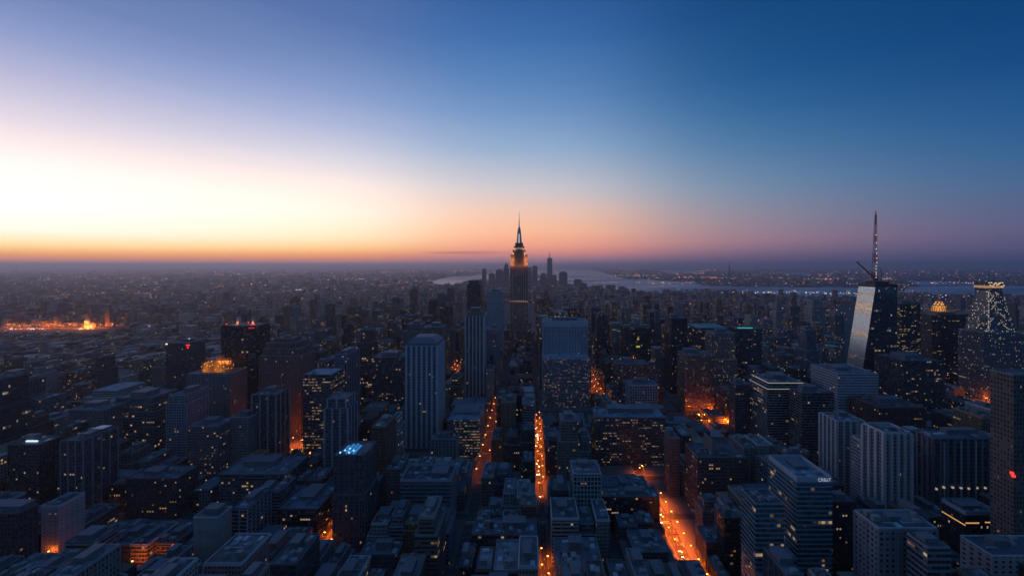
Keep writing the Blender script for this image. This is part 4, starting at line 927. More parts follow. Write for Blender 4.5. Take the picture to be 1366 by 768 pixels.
# ---- the slanted glass tower with the tall mast, right of the axis
def slanted():
    Z = 760; xb = gx(1151, Z); d = 40
    hb = gh(381, Z); x_t = gx(1168, Z); slope = (x_t - xb) / (hb - gh(492, Z)); x0 = x_t - slope * hb; xr = gx(1197, Z)
    t = thing('skyscraper', 'glass tower with slanted west face mirroring the pale sky, bearing a tall lattice mast', 'skyscraper', (x0, Z, 0))
    HEROES.append(('slanted glass tower', 1131, 1197, 380, Z, Z + d)); SOLID.append((x0 - 2, xr + 2, Z - 2, Z + d + 3)); SCREEN.append((1120, 1197, 378, 500, Z))
    W = xr - x0; dx = x_t - x0
    g = facade((.03, .045, .055), glass=(.14, .18, .22), gmetal=.8, cw=2.2, ch=4.0, fx=.94, fy=.78, lit=.012, rows=.04, power=.3, warm=(1, .75, .45), grough=.06)
    b = MB()
    b.quad([(0, 0, 0), (W, 0, 0), (W, 0, hb), (dx, 0, hb)], [(0, 0), (W, 0), (W, hb), (dx, hb)])
    b.quad([(W, 0, 0), (W, d, 0), (W, d, hb), (W, 0, hb)], [(W, 0), (W + d, 0), (W + d, hb), (W, hb)])
    b.quad([(W, d, 0), (0, d, 0), (dx, d, hb), (W, d, hb)], [(0, 0), (W, 0), (W - dx, hb), (0, hb)])
    b.quad([(dx, 0, hb), (W, 0, hb), (W, d, hb), (dx, d, hb)], [(0, 0)] * 4)
    b.build('wall', g, t)
    b = MB(); b.quad([(0, d, 0), (0, 0, 0), (dx, 0, hb - 3), (dx, d, hb - 3)], [(0, 0), (d, 0), (d, hb), (0, hb)])
    b.build('slanted_face', facade((.26, .31, .38), glass=(.36, .44, .55), cw=2.2, ch=4.0, fx=.96, fy=.84, lit=.04, rows=.0, power=.22, warm=(1, .50, .22), gmetal=.85, grough=.3, rough=.35, wmetal=.7, gvar=.25), t)
    # sunset sky reflections on the slanted face, painted as faintly glowing amber strips
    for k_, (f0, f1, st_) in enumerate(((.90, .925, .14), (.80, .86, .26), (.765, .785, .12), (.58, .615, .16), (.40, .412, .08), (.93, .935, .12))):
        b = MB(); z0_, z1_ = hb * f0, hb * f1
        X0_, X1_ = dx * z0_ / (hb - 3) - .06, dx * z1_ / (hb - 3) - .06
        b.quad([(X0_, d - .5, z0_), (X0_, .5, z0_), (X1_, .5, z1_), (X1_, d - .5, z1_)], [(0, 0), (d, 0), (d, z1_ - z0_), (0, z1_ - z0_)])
        b.build('painted_reflection', facade((.3, .25, .2), glass=(.5, .45, .4), cw=3.1, ch=2.6, fx=.94, fy=.86, lit=.8, rows=.5, power=st_, warm=(1, .48, .20), gmetal=.7, grough=.3, gvar=.4), t)
    b = MB(); b.box(dx - .2, W + .3, -.3, d + .3, hb - 2.4, hb + 3.2, top=True); b.build('parapet', trim((.03, .035, .045), .4), t)
    b = MB(); b.box(dx + 9, W - 8, 8, d - 6, hb + 3.2, hb + 7); b.build('penthouse', trim((.06, .06, .07)), t)
    # mast
    mx = gx(1176, Z) - x0; mt = gx(1178, Z) - x0; z0 = hb + 7; z1 = gh(280, Z)
    L = z1 - z0; b = MB(); b2 = MB()
    mr = random.Random(4)
    n = 22
    for i in range(n):
        f0, f1 = i / n, (i + 1) / n; r0 = 2.5 * (1 - f0) ** .8 + .55; r1 = 2.5 * (1 - f1) ** .8 + .55
        c0 = mx + (mt - mx) * f0; c1 = mx + (mt - mx) * f1; q0 = z0 + L * f0; q1 = z0 + L * f1; y = 16
        bb = b if (i // 3) % 2 else b2
        for s, u in ((-1, -1), (1, -1), (1, 1), (-1, 1)):
            bb.beam((c0 + s * r0, y + u * r0, q0), (c1 + s * r1, y + u * r1, q1), .6)
            bb.beam((c0 + s * r0, y + u * r0, q0), (c1 - (s if u == s else -s) * r1 * (1 if u == s else -1), y + (u if u == s else -u) * r1, q1), .38)
        bb.box(c0 - r0, c0 + r0, y - r0, y + r0, q0 - .3, q0 + .3, bottom=True)
    m = b.build('mast', trim((.62, .56, .55), .5), t); b2.build('mast_section', trim((.50, .09, .08), .5), m)
    lamp_dots('mast_light', [(mx + (mt - mx) * f + mr.uniform(-1, 1), 16 - 3.4 * (1 - f) - 1.4, z0 + L * f) for f in [.03, .06, .1, .13, .18, .22, .27, .33, .4, .46, .55, .66]], 1.0, glow('mast_bulb', (1, .75, .55), 1.6), m)
    lamp_dots('red_light', [(mt, 15, z1 - 1.5), (mt, 15, z1 - 5), (mx + (mt - mx) * .75, 14, z0 + L * .75)], 1.1, glow('mast_red', (1, .08, .05), 1.0), m)
    # two derrick cranes on the roof, things of their own
    c = thing('crane', 'dark derrick crane leaning west from the roof of the slanted glass tower', 'crane', (x_t + 6, Z + 8, hb + 3.2))
    b = MB(); b.cyl(0, 0, 1.0, .8, 0, 9, 8); b.build('mast', M_dark, c)
    b = MB(); b.beam((2, 0, 7), (gx(1147.5, Z) - x_t - 6, 0, gh(349, Z) - hb - 3.2), 1.5); b.build('jib', M_dark, c)
    b = MB(); b.box(-2, 3.5, -1.5, 1.5, 6, 9.5); b.build('cab', M_dark, c)
    b = MB(); b.beam((0, 0, 9), (-9, 0, 25), .35); b.beam((0, 0, 9), (4.5, 0, 4), .4); b.build('cable', M_dark, c)
    c = thing('crane', 'small hooked crane arm standing at the foot of the tall lattice mast', 'crane', (gx(1186, Z), Z + 16, hb + 7))
    b = MB(); b.cyl(0, 0, .9, .8, -3.8, 9, 8); b.build('mast', M_steel, c)
    b = MB(); b.beam((0, 0, 8), (-2, 0, 24), .9); b.beam((-2, 0, 24), (-6.5, 0, 27), .8); b.beam((-2, 0, 24), (3, 0, 13), .3); b.build('jib', M_steel, c)
slanted()

# ---- the far downtown cluster across the lower end of the island
GD = 'towers of the distant downtown cluster'
DT = [  # xl, xr, y top, Z, look, label
    (643, 648.5, 359, 4300, 0, 'far thin tower standing alone at the west end of the downtown cluster'),
    (652, 660, 365, 4600, 0, 'far low slab between the lone thin tower and the broad pointed one'),
    (661, 671, 358.5, 4700, 2, 'far broad tower with a pointed top west of the spired tower'),
    (671.5, 679, 351, 4500, 1, 'far tall tower with a stepped top just west of the spired tower'),
    (704, 709, 357, 5000, 0, 'far tower half hidden by the east edge of the spired tower'),
    (710, 717, 355, 5300, 0, 'far flat topped tower just east of the spired tower'),
    (721, 729, 365, 5200, 0, 'far short block touching the west foot of the tapered spire tower'),
    (736.5, 742.5, 367, 5100, 0, 'far short block touching the east foot of the tapered spire tower'),
    (746, 757, 362, 5200, 2, 'far broad round shouldered tower east of the tapered spire tower'),
    (766, 776, 372, 4700, 2, 'far hump backed tower on the water edge'),
    (773, 783, 378, 4600, 0, 'far low block leaning on the hump backed tower'),
    (809, 817, 380, 4500, 2, 'far squat tower rising alone before the bay'),
    (826, 835, 382, 4450, 1, 'far squat stepped tower before the bay, last of the row'),
]
far_m = facade((.13, .15, .18), cw=5, ch=6, fx=.7, fy=.5, lit=.02, rows=.01, power=.4)
for xl, xr, yt, Zd, look, lab in DT:
    x0, x1 = gx(xl, Zd), gx(xr, Zd); w = x1 - x0; h = gh(yt, Zd)
    t = thing('distant_tower', lab, 'tower', ((x0 + x1) / 2, Zd + w * .4, 0), GD)
    b = MB()
    if look == 0: b.walls(-w / 2, w / 2, -w * .4, w * .4, 0, h, 5); b.box(-w * .25, w * .25, -w * .2, w * .2, h, h + 8); b.quad([(-w / 2, -w * .4, h), (w / 2, -w * .4, h), (w / 2, w * .4, h), (-w / 2, w * .4, h)])
    elif look == 1:
        for k, (f, z0, z1) in enumerate(((1, 0, .82), (.7, .82, .93), (.4, .93, 1))): b.walls(-w / 2 * f, w / 2 * f, -w * .4 * f, w * .4 * f, h * z0, h * z1, 5); b.quad([(-w / 2 * f, -w * .4 * f, h * z1), (w / 2 * f, -w * .4 * f, h * z1), (w / 2 * f, w * .4 * f, h * z1), (-w / 2 * f, w * .4 * f, h * z1)])
    else:
        b.walls(-w / 2, w / 2, -w * .4, w * .4, 0, h * .86, 5); b.box(-w / 2, w / 2, -w * .4, w * .4, h * .86, h * .95, tops=(-w * .38, w * .38, -w * .3, w * .3)); b.box(-w * .38, w * .38, -w * .3, w * .3, h * .95, h, tops=(-w * .12, w * .12, -w * .1, w * .1))
    b.build('wall', far_m, t)
    SOLID.append((x0, x1, Zd, Zd + w * .8))
def taper_spire(lab, xl, xr, yt, ys, Zd):
    x0, x1 = gx(xl, Zd), gx(xr, Zd); w = x1 - x0; h = gh(yt, Zd)
    t = thing('distant_skyscraper', lab, 'skyscraper', ((x0 + x1) / 2, Zd + w / 2, 0), GD)
    b = MB(); q = w / 2; e = w * .33
    P = [(-q, -q), (q, -q), (q, q), (-q, q)]; T = [(0, -e * 1.2), (e * 1.2, 0), (0, e * 1.2), (-e * 1.2, 0)]
    b.prism(P, 0, h * .12, top=False)
    for i in range(4):
        j = (i + 1) % 4
        b.quad([P[i] + (h * .12,), P[j] + (h * .12,), T[i] + (h,)], [(0, 0), (w, 0), (w / 2, h)]); b.quad([T[i] + (h,), P[j] + (h * .12,), T[j] + (h,)], [(0, h), (w, 0), (w, h)])
    b.quad([p + (h,) for p in T]); b.build('wall', facade((.10, .13, .17), cw=5, ch=6, fx=.9, fy=.7, lit=.02, rows=.01, power=.4), t)
    b = MB(); b.cyl(0, 0, 6, 2.5, h, gh(ys, Zd), 6); b.build('spire', M_steel, t)
taper_spire('far tapered glass skyscraper with a needle spire, tallest of the downtown cluster', 729.5, 737.5, 344, 336, 5400)
# thin mast on the far shore
x, zz = gp(973, 377.5)
t = thing('radio_mast', 'thin grey radio mast on a lattice foot on the far shore of the bay', 'mast', (x, zz, 0))
b = MB(); hz = gh(348, zz)
for s in (-1, 1):
    for u in (-1, 1): b.beam((s * 22, u * 22, 0), (s * 8, u * 8, hz * .35), 6)
b.cyl(0, 0, 12, 9, hz * .33, hz * .6, 6); b.cyl(0, 0, 8, 3, hz * .6, hz, 6); b.build('pole', M_steel, t)
b = MB(); b.box(-30, 30, -20, 20, 0, 60); b.build('foot', trim(SLATE), t)

# ------------------------------------------------------------------ the rest of the city
# every lot of the street grid that no singled-out tower takes; what shows largest becomes a building of its own
KEEP = [  # stretches of lit street kept in view: xl, xr, y top, y bottom, Z
    (714, 730, 500, 660, 480), (735, 742, 725, 775, 350), (645, 668, 545, 632, 520), (787, 799, 492, 530, 835), (880, 905, 668, 706, 445), (893, 926, 700, 742, 405), (905, 942, 738, 775, 358),
    (602, 615, 463, 498, 1020), (418, 444, 716, 745, 372), (926, 974, 546, 574, 668), (382, 413, 571, 612, 570), (278, 312, 612, 648, 495),
    (52, 90, 744, 762, 360), (172, 208, 757, 775, 350), (108, 135, 683, 695, 425), (1103, 1132, 735, 768, 352), (1312, 1346, 528, 547, 760),
    (0, 152, 420, 446, 1722), (618, 660, 560, 580, 640), (1218, 1238, 536, 548, 750), (845, 862, 630, 645, 500),
]
for a, c, e, g, z in KEEP: SCREEN.append((a, c, e, g, z))
SOLID.append((-2500, -1685, 1715, 1776))
SOFT = [(665, 718, 1290, 520), (-500, 215, 1500, 476), (215, 300, 1500, 478), (120, 260, 430, 640)]   # low quarters: xl, xr, out to Z, highest roof
def cap(x0, x1, z0, z1):
    c = cap0(x0, x1, z0, z1); px = CX + (x0 + x1) / 2 * F / z0
    for xl, xr, Z, y in SOFT:
        if xl < px < xr and z0 < Z: c = min(c, max(EYE - (y - CY) * z0 / F, 10 + (int(x0 * 7 + z0) % 17)))
    return c
def cap0(x0, x1, z0, z1):
    """Tallest building allowed on this lot before it hides something that must show."""
    xs = [CX + x * F / z for x in (x0, x1) for z in (z0, z1)]
    a, c = min(xs), max(xs); ymin = 0
    for xl, xr, yt, yv, Z in SCREEN:
        if Z > z0 - 2 and a < xr and c > xl: ymin = max(ymin, yv if yv < 775 else 775)
    return EYE - (ymin - CY) * z0 / F if ymin else 400
def taken(x0, x1, z0, z1):
    return any(x0 < b_ and x1 > a and z0 < e and z1 > c for a, b_, c, e in SOLID)
lots = []
fr = random.Random(21)
cols = [(a + wa / 2 + 1, c - wc / 2 - 1) for (a, wa), (c, wc) in zip(AVE[:-1], AVE[1:])]
x = -823 - 16
while x > -4200: cols.append((x - 118, x)); x -= 134
x = 978 + 16
while x < 3800: cols.append((x, x + 118)); x += 134
k = -1
while True:
    z0 = STREET0 + k * SPITCH; z1 = z0 + SPITCH - SW; k += 1
    if z0 > 2900: break
    for a, c in cols:
        if c < -1.32 * z1 - 40 or a > 1.24 * z1 + 40: continue
        for r0, r1 in ((z0, (z0 + z1) / 2 - .4), ((z0 + z1) / 2 + .4, z1)):
            xx = a
            while xx < c - 9:
                wd = min(fr.choice((fr.uniform(12, 20), fr.uniform(14, 26), fr.uniform(18, 36) if z0 > 420 else fr.uniform(11, 17))), c - xx)
                if c - xx - wd < 12: wd = c - xx
                lots.append((xx, xx + wd - .5, r0, r1)); xx += wd
bl = []
for x0, x1, z0, z1 in lots:
    # shrink round singled-out towers instead of dropping the lot
    if taken(x0, x1, z0, z1):
        ok = False
        for f in (.5, .35):
            for (p, q, s, u) in ((x0, x0 + (x1 - x0) * f, z0, z1), (x1 - (x1 - x0) * f, x1, z0, z1), (x0, x1, z0, z0 + (z1 - z0) * f), (x0, x1, z1 - (z1 - z0) * f, z1)):
                if q - p > 7 and u - s > 7 and not taken(p, q, s, u): x0, x1, z0, z1 = p, q, s, u; ok = True; break
            if ok: break
        if not ok: continue
    xm = (x0 + x1) / 2
    core = math.exp(-((xm + 20) / 620) ** 2)
    if z0 < 520: h = fr.lognormvariate(math.log(46), .5)
    elif z0 < 1300: h = fr.lognormvariate(math.log(22 + 38 * core), .55)
    else: h = fr.lognormvariate(math.log(14 + 34 * core), .6)
    if fr.random() < .06 * core + .01: h *= 1.9
    h = min(h, 150, gh(398 if z0 > 900 else 440, z0) if z0 < 2200 else 90)
    cp = cap(x0, x1, z0, z1)
    if cp < 5: continue
    if h > cp: h = cp * fr.uniform(.8, 1.0)
    bl.append((x0, x1, z0, z1, max(h, 5)))
# a few taller towers in the midtown haze, where the photo shows them
for px, wpx, yt, Z in ((470, 14, 409, 1150), (551, 9, 385, 1350), (528, 16, 398, 1420), (502, 12, 402, 1300), (590, 14, 392, 1500), (601, 10, 384, 1450), (518, 12, 404, 1600), (577, 11, 400, 1250), (613, 9, 396, 1600), (386, 16, 408, 1500), (417, 7, 400, 1800), (450, 12, 412, 1700), (425, 20, 432, 1250), (862, 9, 395, 2000), (960, 10, 398, 1700), (1060, 12, 397, 1600), (1092, 18, 401, 1500), (1040, 9, 402, 1400), (905, 12, 404, 1500), (1120, 12, 420, 1300), (810, 14, 430, 1150), (770, 10, 410, 1700), (645, 8, 400, 1700), (660, 10, 470, 950), (600, 12, 440, 950), (480, 14, 440, 950), (1275, 22, 455, 1100), (740, 9, 404, 1900), (836, 12, 410, 1600), (372, 12, 420, 1650), (1000, 8, 408, 1900)):
    x0, x1 = gx(px - wpx / 2, Z), gx(px + wpx / 2, Z); d = (x1 - x0) * .9
    if taken(x0, x1, Z, Z + d): continue
    h = min(gh(yt, Z), max(cap(x0, x1, Z, Z + d), 20))
    bl = [q for q in bl if not (q[0] < x1 and q[1] > x0 and q[2] < Z + d and q[3] > Z)]
    bl.append((x0, x1, Z, Z + d, h))
# which of them show: paint boxes far to near into a coarse picture
Wp, Hp = 1366, 768
idb = np.full((Hp, Wp), -1, np.int32)
def fillpoly(pts, i):
    ys = [p[1] for p in pts]; y0, y1 = max(0, int(math.ceil(min(ys)))), min(Hp - 1, int(max(ys)))
    for y in range(y0, y1 + 1):
        xs = []
        for (a, c), (e, g) in zip(pts, pts[1:] + pts[:1]):
            if (c <= y < g) or (g <= y < c): xs.append(a + (e - a) * (y - c) / (g - c))
        if len(xs) >= 2:
            a, c = max(0, int(math.ceil(min(xs)))), min(Wp - 1, int(max(xs)))
            if c >= a: idb[y, a:c + 1] = i
def pj(x, z, h): return (CX + x * F / z, CY + (EYE - h) * F / z)
order = [(z0, i, x0, x1, z1, h) for i, (x0, x1, z0, z1, h) in enumerate(bl)]
for n_, xl, xr, yt, Z, Zb in HEROES: order.append((Z, -2, gx(xl, Z), gx(xr, Z), Zb, gh(yt, Z)))
order.sort(reverse=True)
for z0, i, x0, x1, z1, h in order:
    if h < EYE: fillpoly([pj(x0, z0, h), pj(x1, z0, h), pj(x1, z1, h), pj(x0, z1, h)], i)
    s = x0 if x0 > 0 else (x1 if x1 < 0 else None)
    if s is not None: fillpoly([pj(s, z0, h), pj(s, z1, h), pj(s, z1, 0), pj(s, z0, 0)], i)
    fillpoly([pj(x0, z0, h), pj(x1, z0, h), pj(x1, z0, 0), pj(x0, z0, 0)], i)
seen = np.bincount(idb[idb >= 0], minlength=len(bl))
rank = [i for i in np.argsort(-seen) if seen[i] > 30]
N_IND = 300 - len(HEROES) - len(DT) + 2
own = rank[:N_IND]; own_set = set(int(i) for i in own)
PAL = [('charcoal', CHAR), ('slate', SLATE), ('brown brick', BROWN), ('tan stone', (.19, .155, .13)), ('grey concrete', (.19, .19, .20)), ('dark red brick', (.11, .06, .05)), ('navy glass', (.05, .07, .10)), ('black glass', (.03, .033, .04)), ('pale stone', (.30, .29, .29)), ('dusky blue', (.11, .14, .18)), ('ochre brick', (.24, .14, .075)), ('cream stone', (.38, .35, .30)), ('sooty black', (.02, .02, .022))]
used_labels = set()
hero_c = [(n_, (xl + xr) / 2, (yt + min(CY + EYE * F / Z, 768)) / 2, Z, xl, xr) for n_, xl, xr, yt, Z, Zb in HEROES]
for cnt, i in enumerate(own):
    x0, x1, z0, z1, h = bl[i]; w, d = x1 - x0, z1 - z0
    if h > 40: h_f = True
    q = random.Random(int(i) + 100)
    pxc, pyt = pj((x0 + x1) / 2, z0, h); wp = w * F / z0
    ys, xs = np.nonzero(idb == i); pxc, pyc = xs.mean(), ys.mean()
    cname, col = q.choice(PAL)
    glassy = 'glass' in cname
    if h / max(w, 1) > 2.6: form = 'narrow tower' if w < 24 else 'tower'
    elif h > 45: form = 'block' 
    else: form = 'low block' if w < 32 else 'broad low block'
    stepped = (h > 26 and q.random() < .5)
    tank = 1 if (not glassy and z0 < 900 and q.random() < .45 and w > 9 and d > 9) else 0
    pent = q.random() < .75
    if tank: feat = 'with a rooftop water tank'
    elif stepped: feat = 'stepping back at its top'
    elif pent: feat = q.choice(('with a rooftop hut', 'with a box on its flat roof', 'with a raised plant room'))
    else: feat = 'with a bare flat roof'
    order_h = sorted(hero_c, key=lambda t: (t[1] - pxc) ** 2 + (1.6 * (t[2] - pyc)) ** 2 + ((t[3] - z0) * .12) ** 2)
    lab = None
    for t in order_h[:8]:
        over = min(pxc + wp / 2, t[5]) - max(pxc - wp / 2, t[4])
        rel_ = ('in front of' if z0 < t[3] else 'behind') if over > 0 else ('beside' if abs(z0 - t[3]) < 90 else ('nearer than' if z0 < t[3] else 'farther off than'))
        cand = f'{cname} {form} {feat}, {rel_} the {t[0]}'
        if cand not in used_labels and len(cand.split()) <= 16: lab = cand; break
    if lab is None:
        a_, c_ = order_h[0], order_h[1]
        lab = f'{cname} {form} between the {a_[0]} and the {c_[0]}'
        while lab in used_labels or len(lab.split()) > 16:
            k_ = q.randrange(2, 9); lab = f'{cname} {form} between the {order_h[k_ - 2][0]} and {order_h[k_][0]}'
    used_labels.add(lab)
    kind = q.choice(('band', 'grid', 'grid')) if not glassy else 'glass'
    lit = q.choice((.008, .02, .03, .06)) * (1.5 if z0 > 700 else .6); rows = q.choice((0, 0, .02, .06))
    warm = q.choice(((1, .60, .27), (1, .7, .4), (1, .5, .18)))
    st = {'band': S_band, 'grid': S_grid, 'glass': S_glass}[kind](col, lit=lit, rows=rows, warm=warm)
    rel = None
    if z0 < 640 and h > 18:
        lc = tuple(min(.4, c * 1.3 + .02) for c in col)
        rel = q.choice((None, P_bands(lc, wd=1.0, pr=.3))) if kind == 'band' else q.choice((None, P_piers(lc, every=q.choice((2, 3)), wd=.8, pr=.35), P_grid(lc, every=2, wd=.6, pr=.3)))
    wing = None
    if z0 < 900 and not stepped and w > 17 and q.random() < .6:      # a lower wing fills the rest of the lot
        f = q.uniform(.5, .7); cut = x0 + w * f
        wing = (cut, x1, h * q.uniform(.45, .8)) if q.random() < .5 else (x0, x1 - w * f, h * q.uniform(.45, .8))
        if wing[0] == x0: x0 = wing[1]
        else: x1 = cut
        w = x1 - x0
        if form == 'broad low block': pass
    xl, xr, yt = CX + x0 * F / z0, CX + x1 * F / z0, CY + (EYE - h) * F / z0
    nm = {'tower': 'tower_block', 'narrow tower': 'tower_block'}.get(form, 'city_block_building')
    nm = 'brick_building' if 'brick' in cname else ('glass_building' if glassy else ('stone_building' if 'stone' in cname else 'concrete_building'))
    pp = (w * q.uniform(.3, .5), d * q.uniform(.3, .5), q.uniform(2.2, 4.5), q.uniform(-.15, .15) * w, q.uniform(-.1, .15) * d) if pent and w > 9 else None
    cat = 'tower' if 'tower' in form else 'building'
    root = building(nm, lab, '', cat, xl, xr, yt, d, z0, st=st, rel=rel, tiers=[(1, 1, q.uniform(.72, .86)), (q.uniform(.6, .82), q.uniform(.7, .9), 1)] if stepped else None, pent=pp, units=(q.randint(4, 10) if z0 < 520 else q.randint(1, 5) if z0 < 620 else q.randint(0, 2)), tanks=tank, roof=q.choice(((.10, .11, .13), (.15, .16, .18), (.2, .2, .21), (.08, .085, .1))), litn=(q.randint(2, 7) if z0 < 560 else 0), hero=False)
    rx = (x0 + x1) / 2; ry = z0 + d / 2
    if wing:
        a, c, wh = wing; a += .02 if a == x1 else 0; c -= .02 if c == x0 else 0; b = MB(); e = q.uniform(0, .25) * d
        b.walls(a - rx, c - rx, -d / 2 + e, d / 2, 0, wh, st['cw'], 0); o = b.build('wing', facade(**st), root)
        b = MB(); b.box(a - rx - .1, c - rx + (.1 if c > rx else 0), -d / 2 + e - .1, d / 2 + .1, wh - .3, wh + .35, bottom=True); b.build('wing_roof', roofmat(q.choice(((.10, .11, .13), (.2, .2, .21)))), o)
        if c - a > 7: put(*q.choice(ME_roof), o, ((a + c) / 2 - rx, q.uniform(-.2, .2) * d, wh + .35), q.choice((0, math.pi / 2)))
    if z0 < 900 and ('brick' in cname or 'stone' in cname):
        b = MB(); zc = root_info[root.name][5][-1][3] - 2.2; aw, ad = root_info[root.name][3] / 2, root_info[root.name][4] / 2
        for k_ in range(2): b.box(-aw - .35 - .3 * k_, aw + .35 + .3 * k_, -ad - .35 - .3 * k_, ad + .35 + .3 * k_, zc + .5 * k_ + .004 * k_, zc + .5 * (k_ + 1), bottom=True)
        b.build('cornice', trim(tuple(min(.5, v * 1.6 + .05) for v in col)), root)
# all the others: one carpet of far, small blocks
def tint():
    c = np.array(fr.choice(PAL)[1]) * fr.uniform(.7, 1.3); return tuple(float(v) for v in c)
b = MB()
def carpet(x0, x1, z0, z1, h):
    c = tint(); cell = fr.randint(0, 5000); v0 = 3.3 * fr.randint(0, 400)
    b.walls(x0, x1, z0, z1, 0, h, 2.8, 0, c, cell, v0); b.quad([(x0, z0, h), (x1, z0, h), (x1, z1, h), (x0, z1, h)], None, 1, tuple(v * 1.1 + .02 for v in c))
    if fr.random() < .3 and z0 < 2500:
        p, q, s, u = x0 + (x1 - x0) * .3, x0 + (x1 - x0) * .7, z0 + (z1 - z0) * .3, z0 + (z1 - z0) * .75
        b.walls(p, q, s, u, h + .01, h + fr.uniform(2.5, 7), 60, 1, c)
        b.quad([(p, s, h + 2.4), (q, s, h + 2.4), (q, u, h + 2.4), (p, u, h + 2.4)], None, 1, c)
for i, t in enumerate(bl):
    if i in own_set or seen[i] == 0 and t[2] > 700: continue
    carpet(*t)
N = 26000
zz = np.exp(rng.uniform(math.log(2900), math.log(34000), N)); xx = zz * rng.uniform(-1.3, 1.22, N)
wet = in_water(xx, zz) | in_water(xx, zz + 90) | in_water(xx + 60, zz) | in_water(xx - 60, zz)
for x, z, wt in zip(xx, zz, wet):
    if wt: continue
    s = min(max(z / 3200, 1), 5)
    w, d = fr.uniform(14, 44) * s, fr.uniform(14, 40) * s
    core = math.exp(-((x - 300) / 1500) ** 2) if z < 4600 else 0
    h = fr.lognormvariate(math.log(9 + 16 * core + 3 * min(s, 2)), .45)
    if fr.random() < .02: h *= 2.6
    carpet(x, x + w, z, z + d, min(h, 70))
t_ = b.build('city_blocks', [facade((.1, .1, .1), cw=2.8, ch=3.3, fx=.55, fy=.5, lit=.06, rows=.03, power=.7, tint=True), None])
mt = NT('carpet_roof'); at = mt.n('ShaderNodeAttribute'); at.attribute_name = 'tint'; mt.set('Base Color', at.outputs['Color']); mt.set('Roughness', .85)
t_.data.materials[1] = mt.mat
tag(t_, 'endless carpet of small dusk lit city blocks spreading to the horizon', None, None, 'stuff')

# ------------------------------------------------------------------ street lamps, cars, boats, far lights
def lamp_meshes():
    b = MB(); b.cyl(0, 0, .18, .1, 0, 10.6, 6); b.beam((0, 0, 10.5), (1.6, 0, 11.1), .12); pole = b.mesh('pole', M_steel)
    out = []
    for m in (M_sodium, M_amber):
        b = MB(); b.box(1.1, 2.3, -.35, .35, 10.75, 11.05, bottom=True); out.append(b.mesh('lamp_head', m))
    return pole, out
ME_pole, ME_head = lamp_meshes()
LAMP = {}
def lamp_light(kind, power):
    if (kind, power) not in LAMP:
        l = bpy.data.lights.new('lamp_light', 'POINT' if power == 17000 or power % 1000 == 1 else 'SPOT'); l.energy = power * .62; l.shadow_soft_size = .4
        if l.type == 'SPOT': l.spot_size = R(150); l.spot_blend = .6
        l.color = (1.0, .15, .010) if kind == 0 else (1.0, .30, .05); LAMP[(kind, power)] = l
    return LAMP[(kind, power)]
def street_lamp(x, y, rz, lab, grp, kind=0, power=9000):
    t = thing('street_lamp', lab, 'street lamp', (x, y, .14), grp, rz)
    put('pole', ME_pole, t, (0, 0, 0)); put('lamp_head', ME_head[kind], t, (0, 0, 0))
    l = bpy.data.objects.new('lamp_light', lamp_light(kind, power)); COL.objects.link(l); l.parent = t; l.location = (1.7, 0, 10.4)
def lamp_row(x, w, z0, z1, step, place, kind=0, power=9000):
    z = z0; s = 1
    lab = f'{"orange" if kind == 0 else "amber"} street lamp lit along {place}'; grp = f'street lamps along {place}'
    step *= .72; power *= .66
    while z <= z1:
        street_lamp(x - s * (w / 2 - 1.2), z, 0 if s > 0 else math.pi, lab, grp, kind, power)
        s = -s; z += step
lamp_row(12, 11, 482, 720, 19, 'the straight avenue below the pale centre slab', 0, 19000)
lamp_row(12, 11, 330, 372, 14, 'the near end of the straight avenue', 0, 15000)
lamp_row(-61, 17, 515, 810, 24, 'the avenue past the ribbed roof amber block', 0, 6500)
lamp_row(137, 17, 296, 470, 12, 'the bright orange avenue past the massive dark block', 0, 52000)
lamp_row(137, 17, 800, 1060, 24, 'the avenue seen past the warm rowed lower block', 0, 18000)
lamp_row(-187, 17, 352, 420, 14, 'the street lighting the black glowing flank block', 0, 34000)
lamp_row(-187, 17, 960, 1100, 24, 'the avenue beside the slender ribbed stone tower', 0, 19000)
lamp_row(-400, 18, 480, 570, 14, 'the glowing corner of the dotted block', 0, 30000)
lamp_row(-290, 14, 560, 640, 14, 'the street below the brown stepped tower', 0, 26000)
lamp_row(269, 18, 345, 405, 14, 'the street below the narrow speckled tower', 0, 20000)
def lamp_patch(px0, px1, y0, y1, n, place, kind=0, power=14000, seed=1):
    q = random.Random(seed)
    lab = f'{"orange" if kind == 0 else "amber"} lamp lighting {place}'; grp = f'lamps lighting {place}'
    for i in range(n):
        x, z = gp(q.uniform(px0, px1), q.uniform(y0, y1))
        street_lamp(x, z, q.uniform(0, 6.28), lab, grp, kind, power)
lamp_patch(932, 972, 552, 572, 9, 'the plaza before the brown tower', 0, 26001, 2)
lamp_patch(385, 412, 575, 610, 5, 'the court below the brown stepped tower', 0, 17001, 3)
lamp_patch(55, 88, 746, 760, 5, 'the corner before the white walled block', 0, 3001, 4)
lamp_patch(174, 206, 760, 770, 4, 'the yard at the bottom edge', 0, 7001, 5)
lamp_patch(110, 134, 685, 694, 4, 'the small plaza by the low skylight block', 1, 18000, 6)
lamp_patch(1314, 1345, 530, 546, 5, 'the ramp under the light dotted lattice tower', 0, 15001, 7)
lamp_patch(1222, 1234, 539, 546, 2, 'the gap behind the low red roofed block', 0, 16000, 8)
lamp_patch(846, 860, 632, 643, 3, 'the court before the very wide low block', 0, 12000, 9)
lamp_patch(645, 668, 486, 492, 3, 'the yard past the slender ribbed stone tower', 1, 16000, 10)
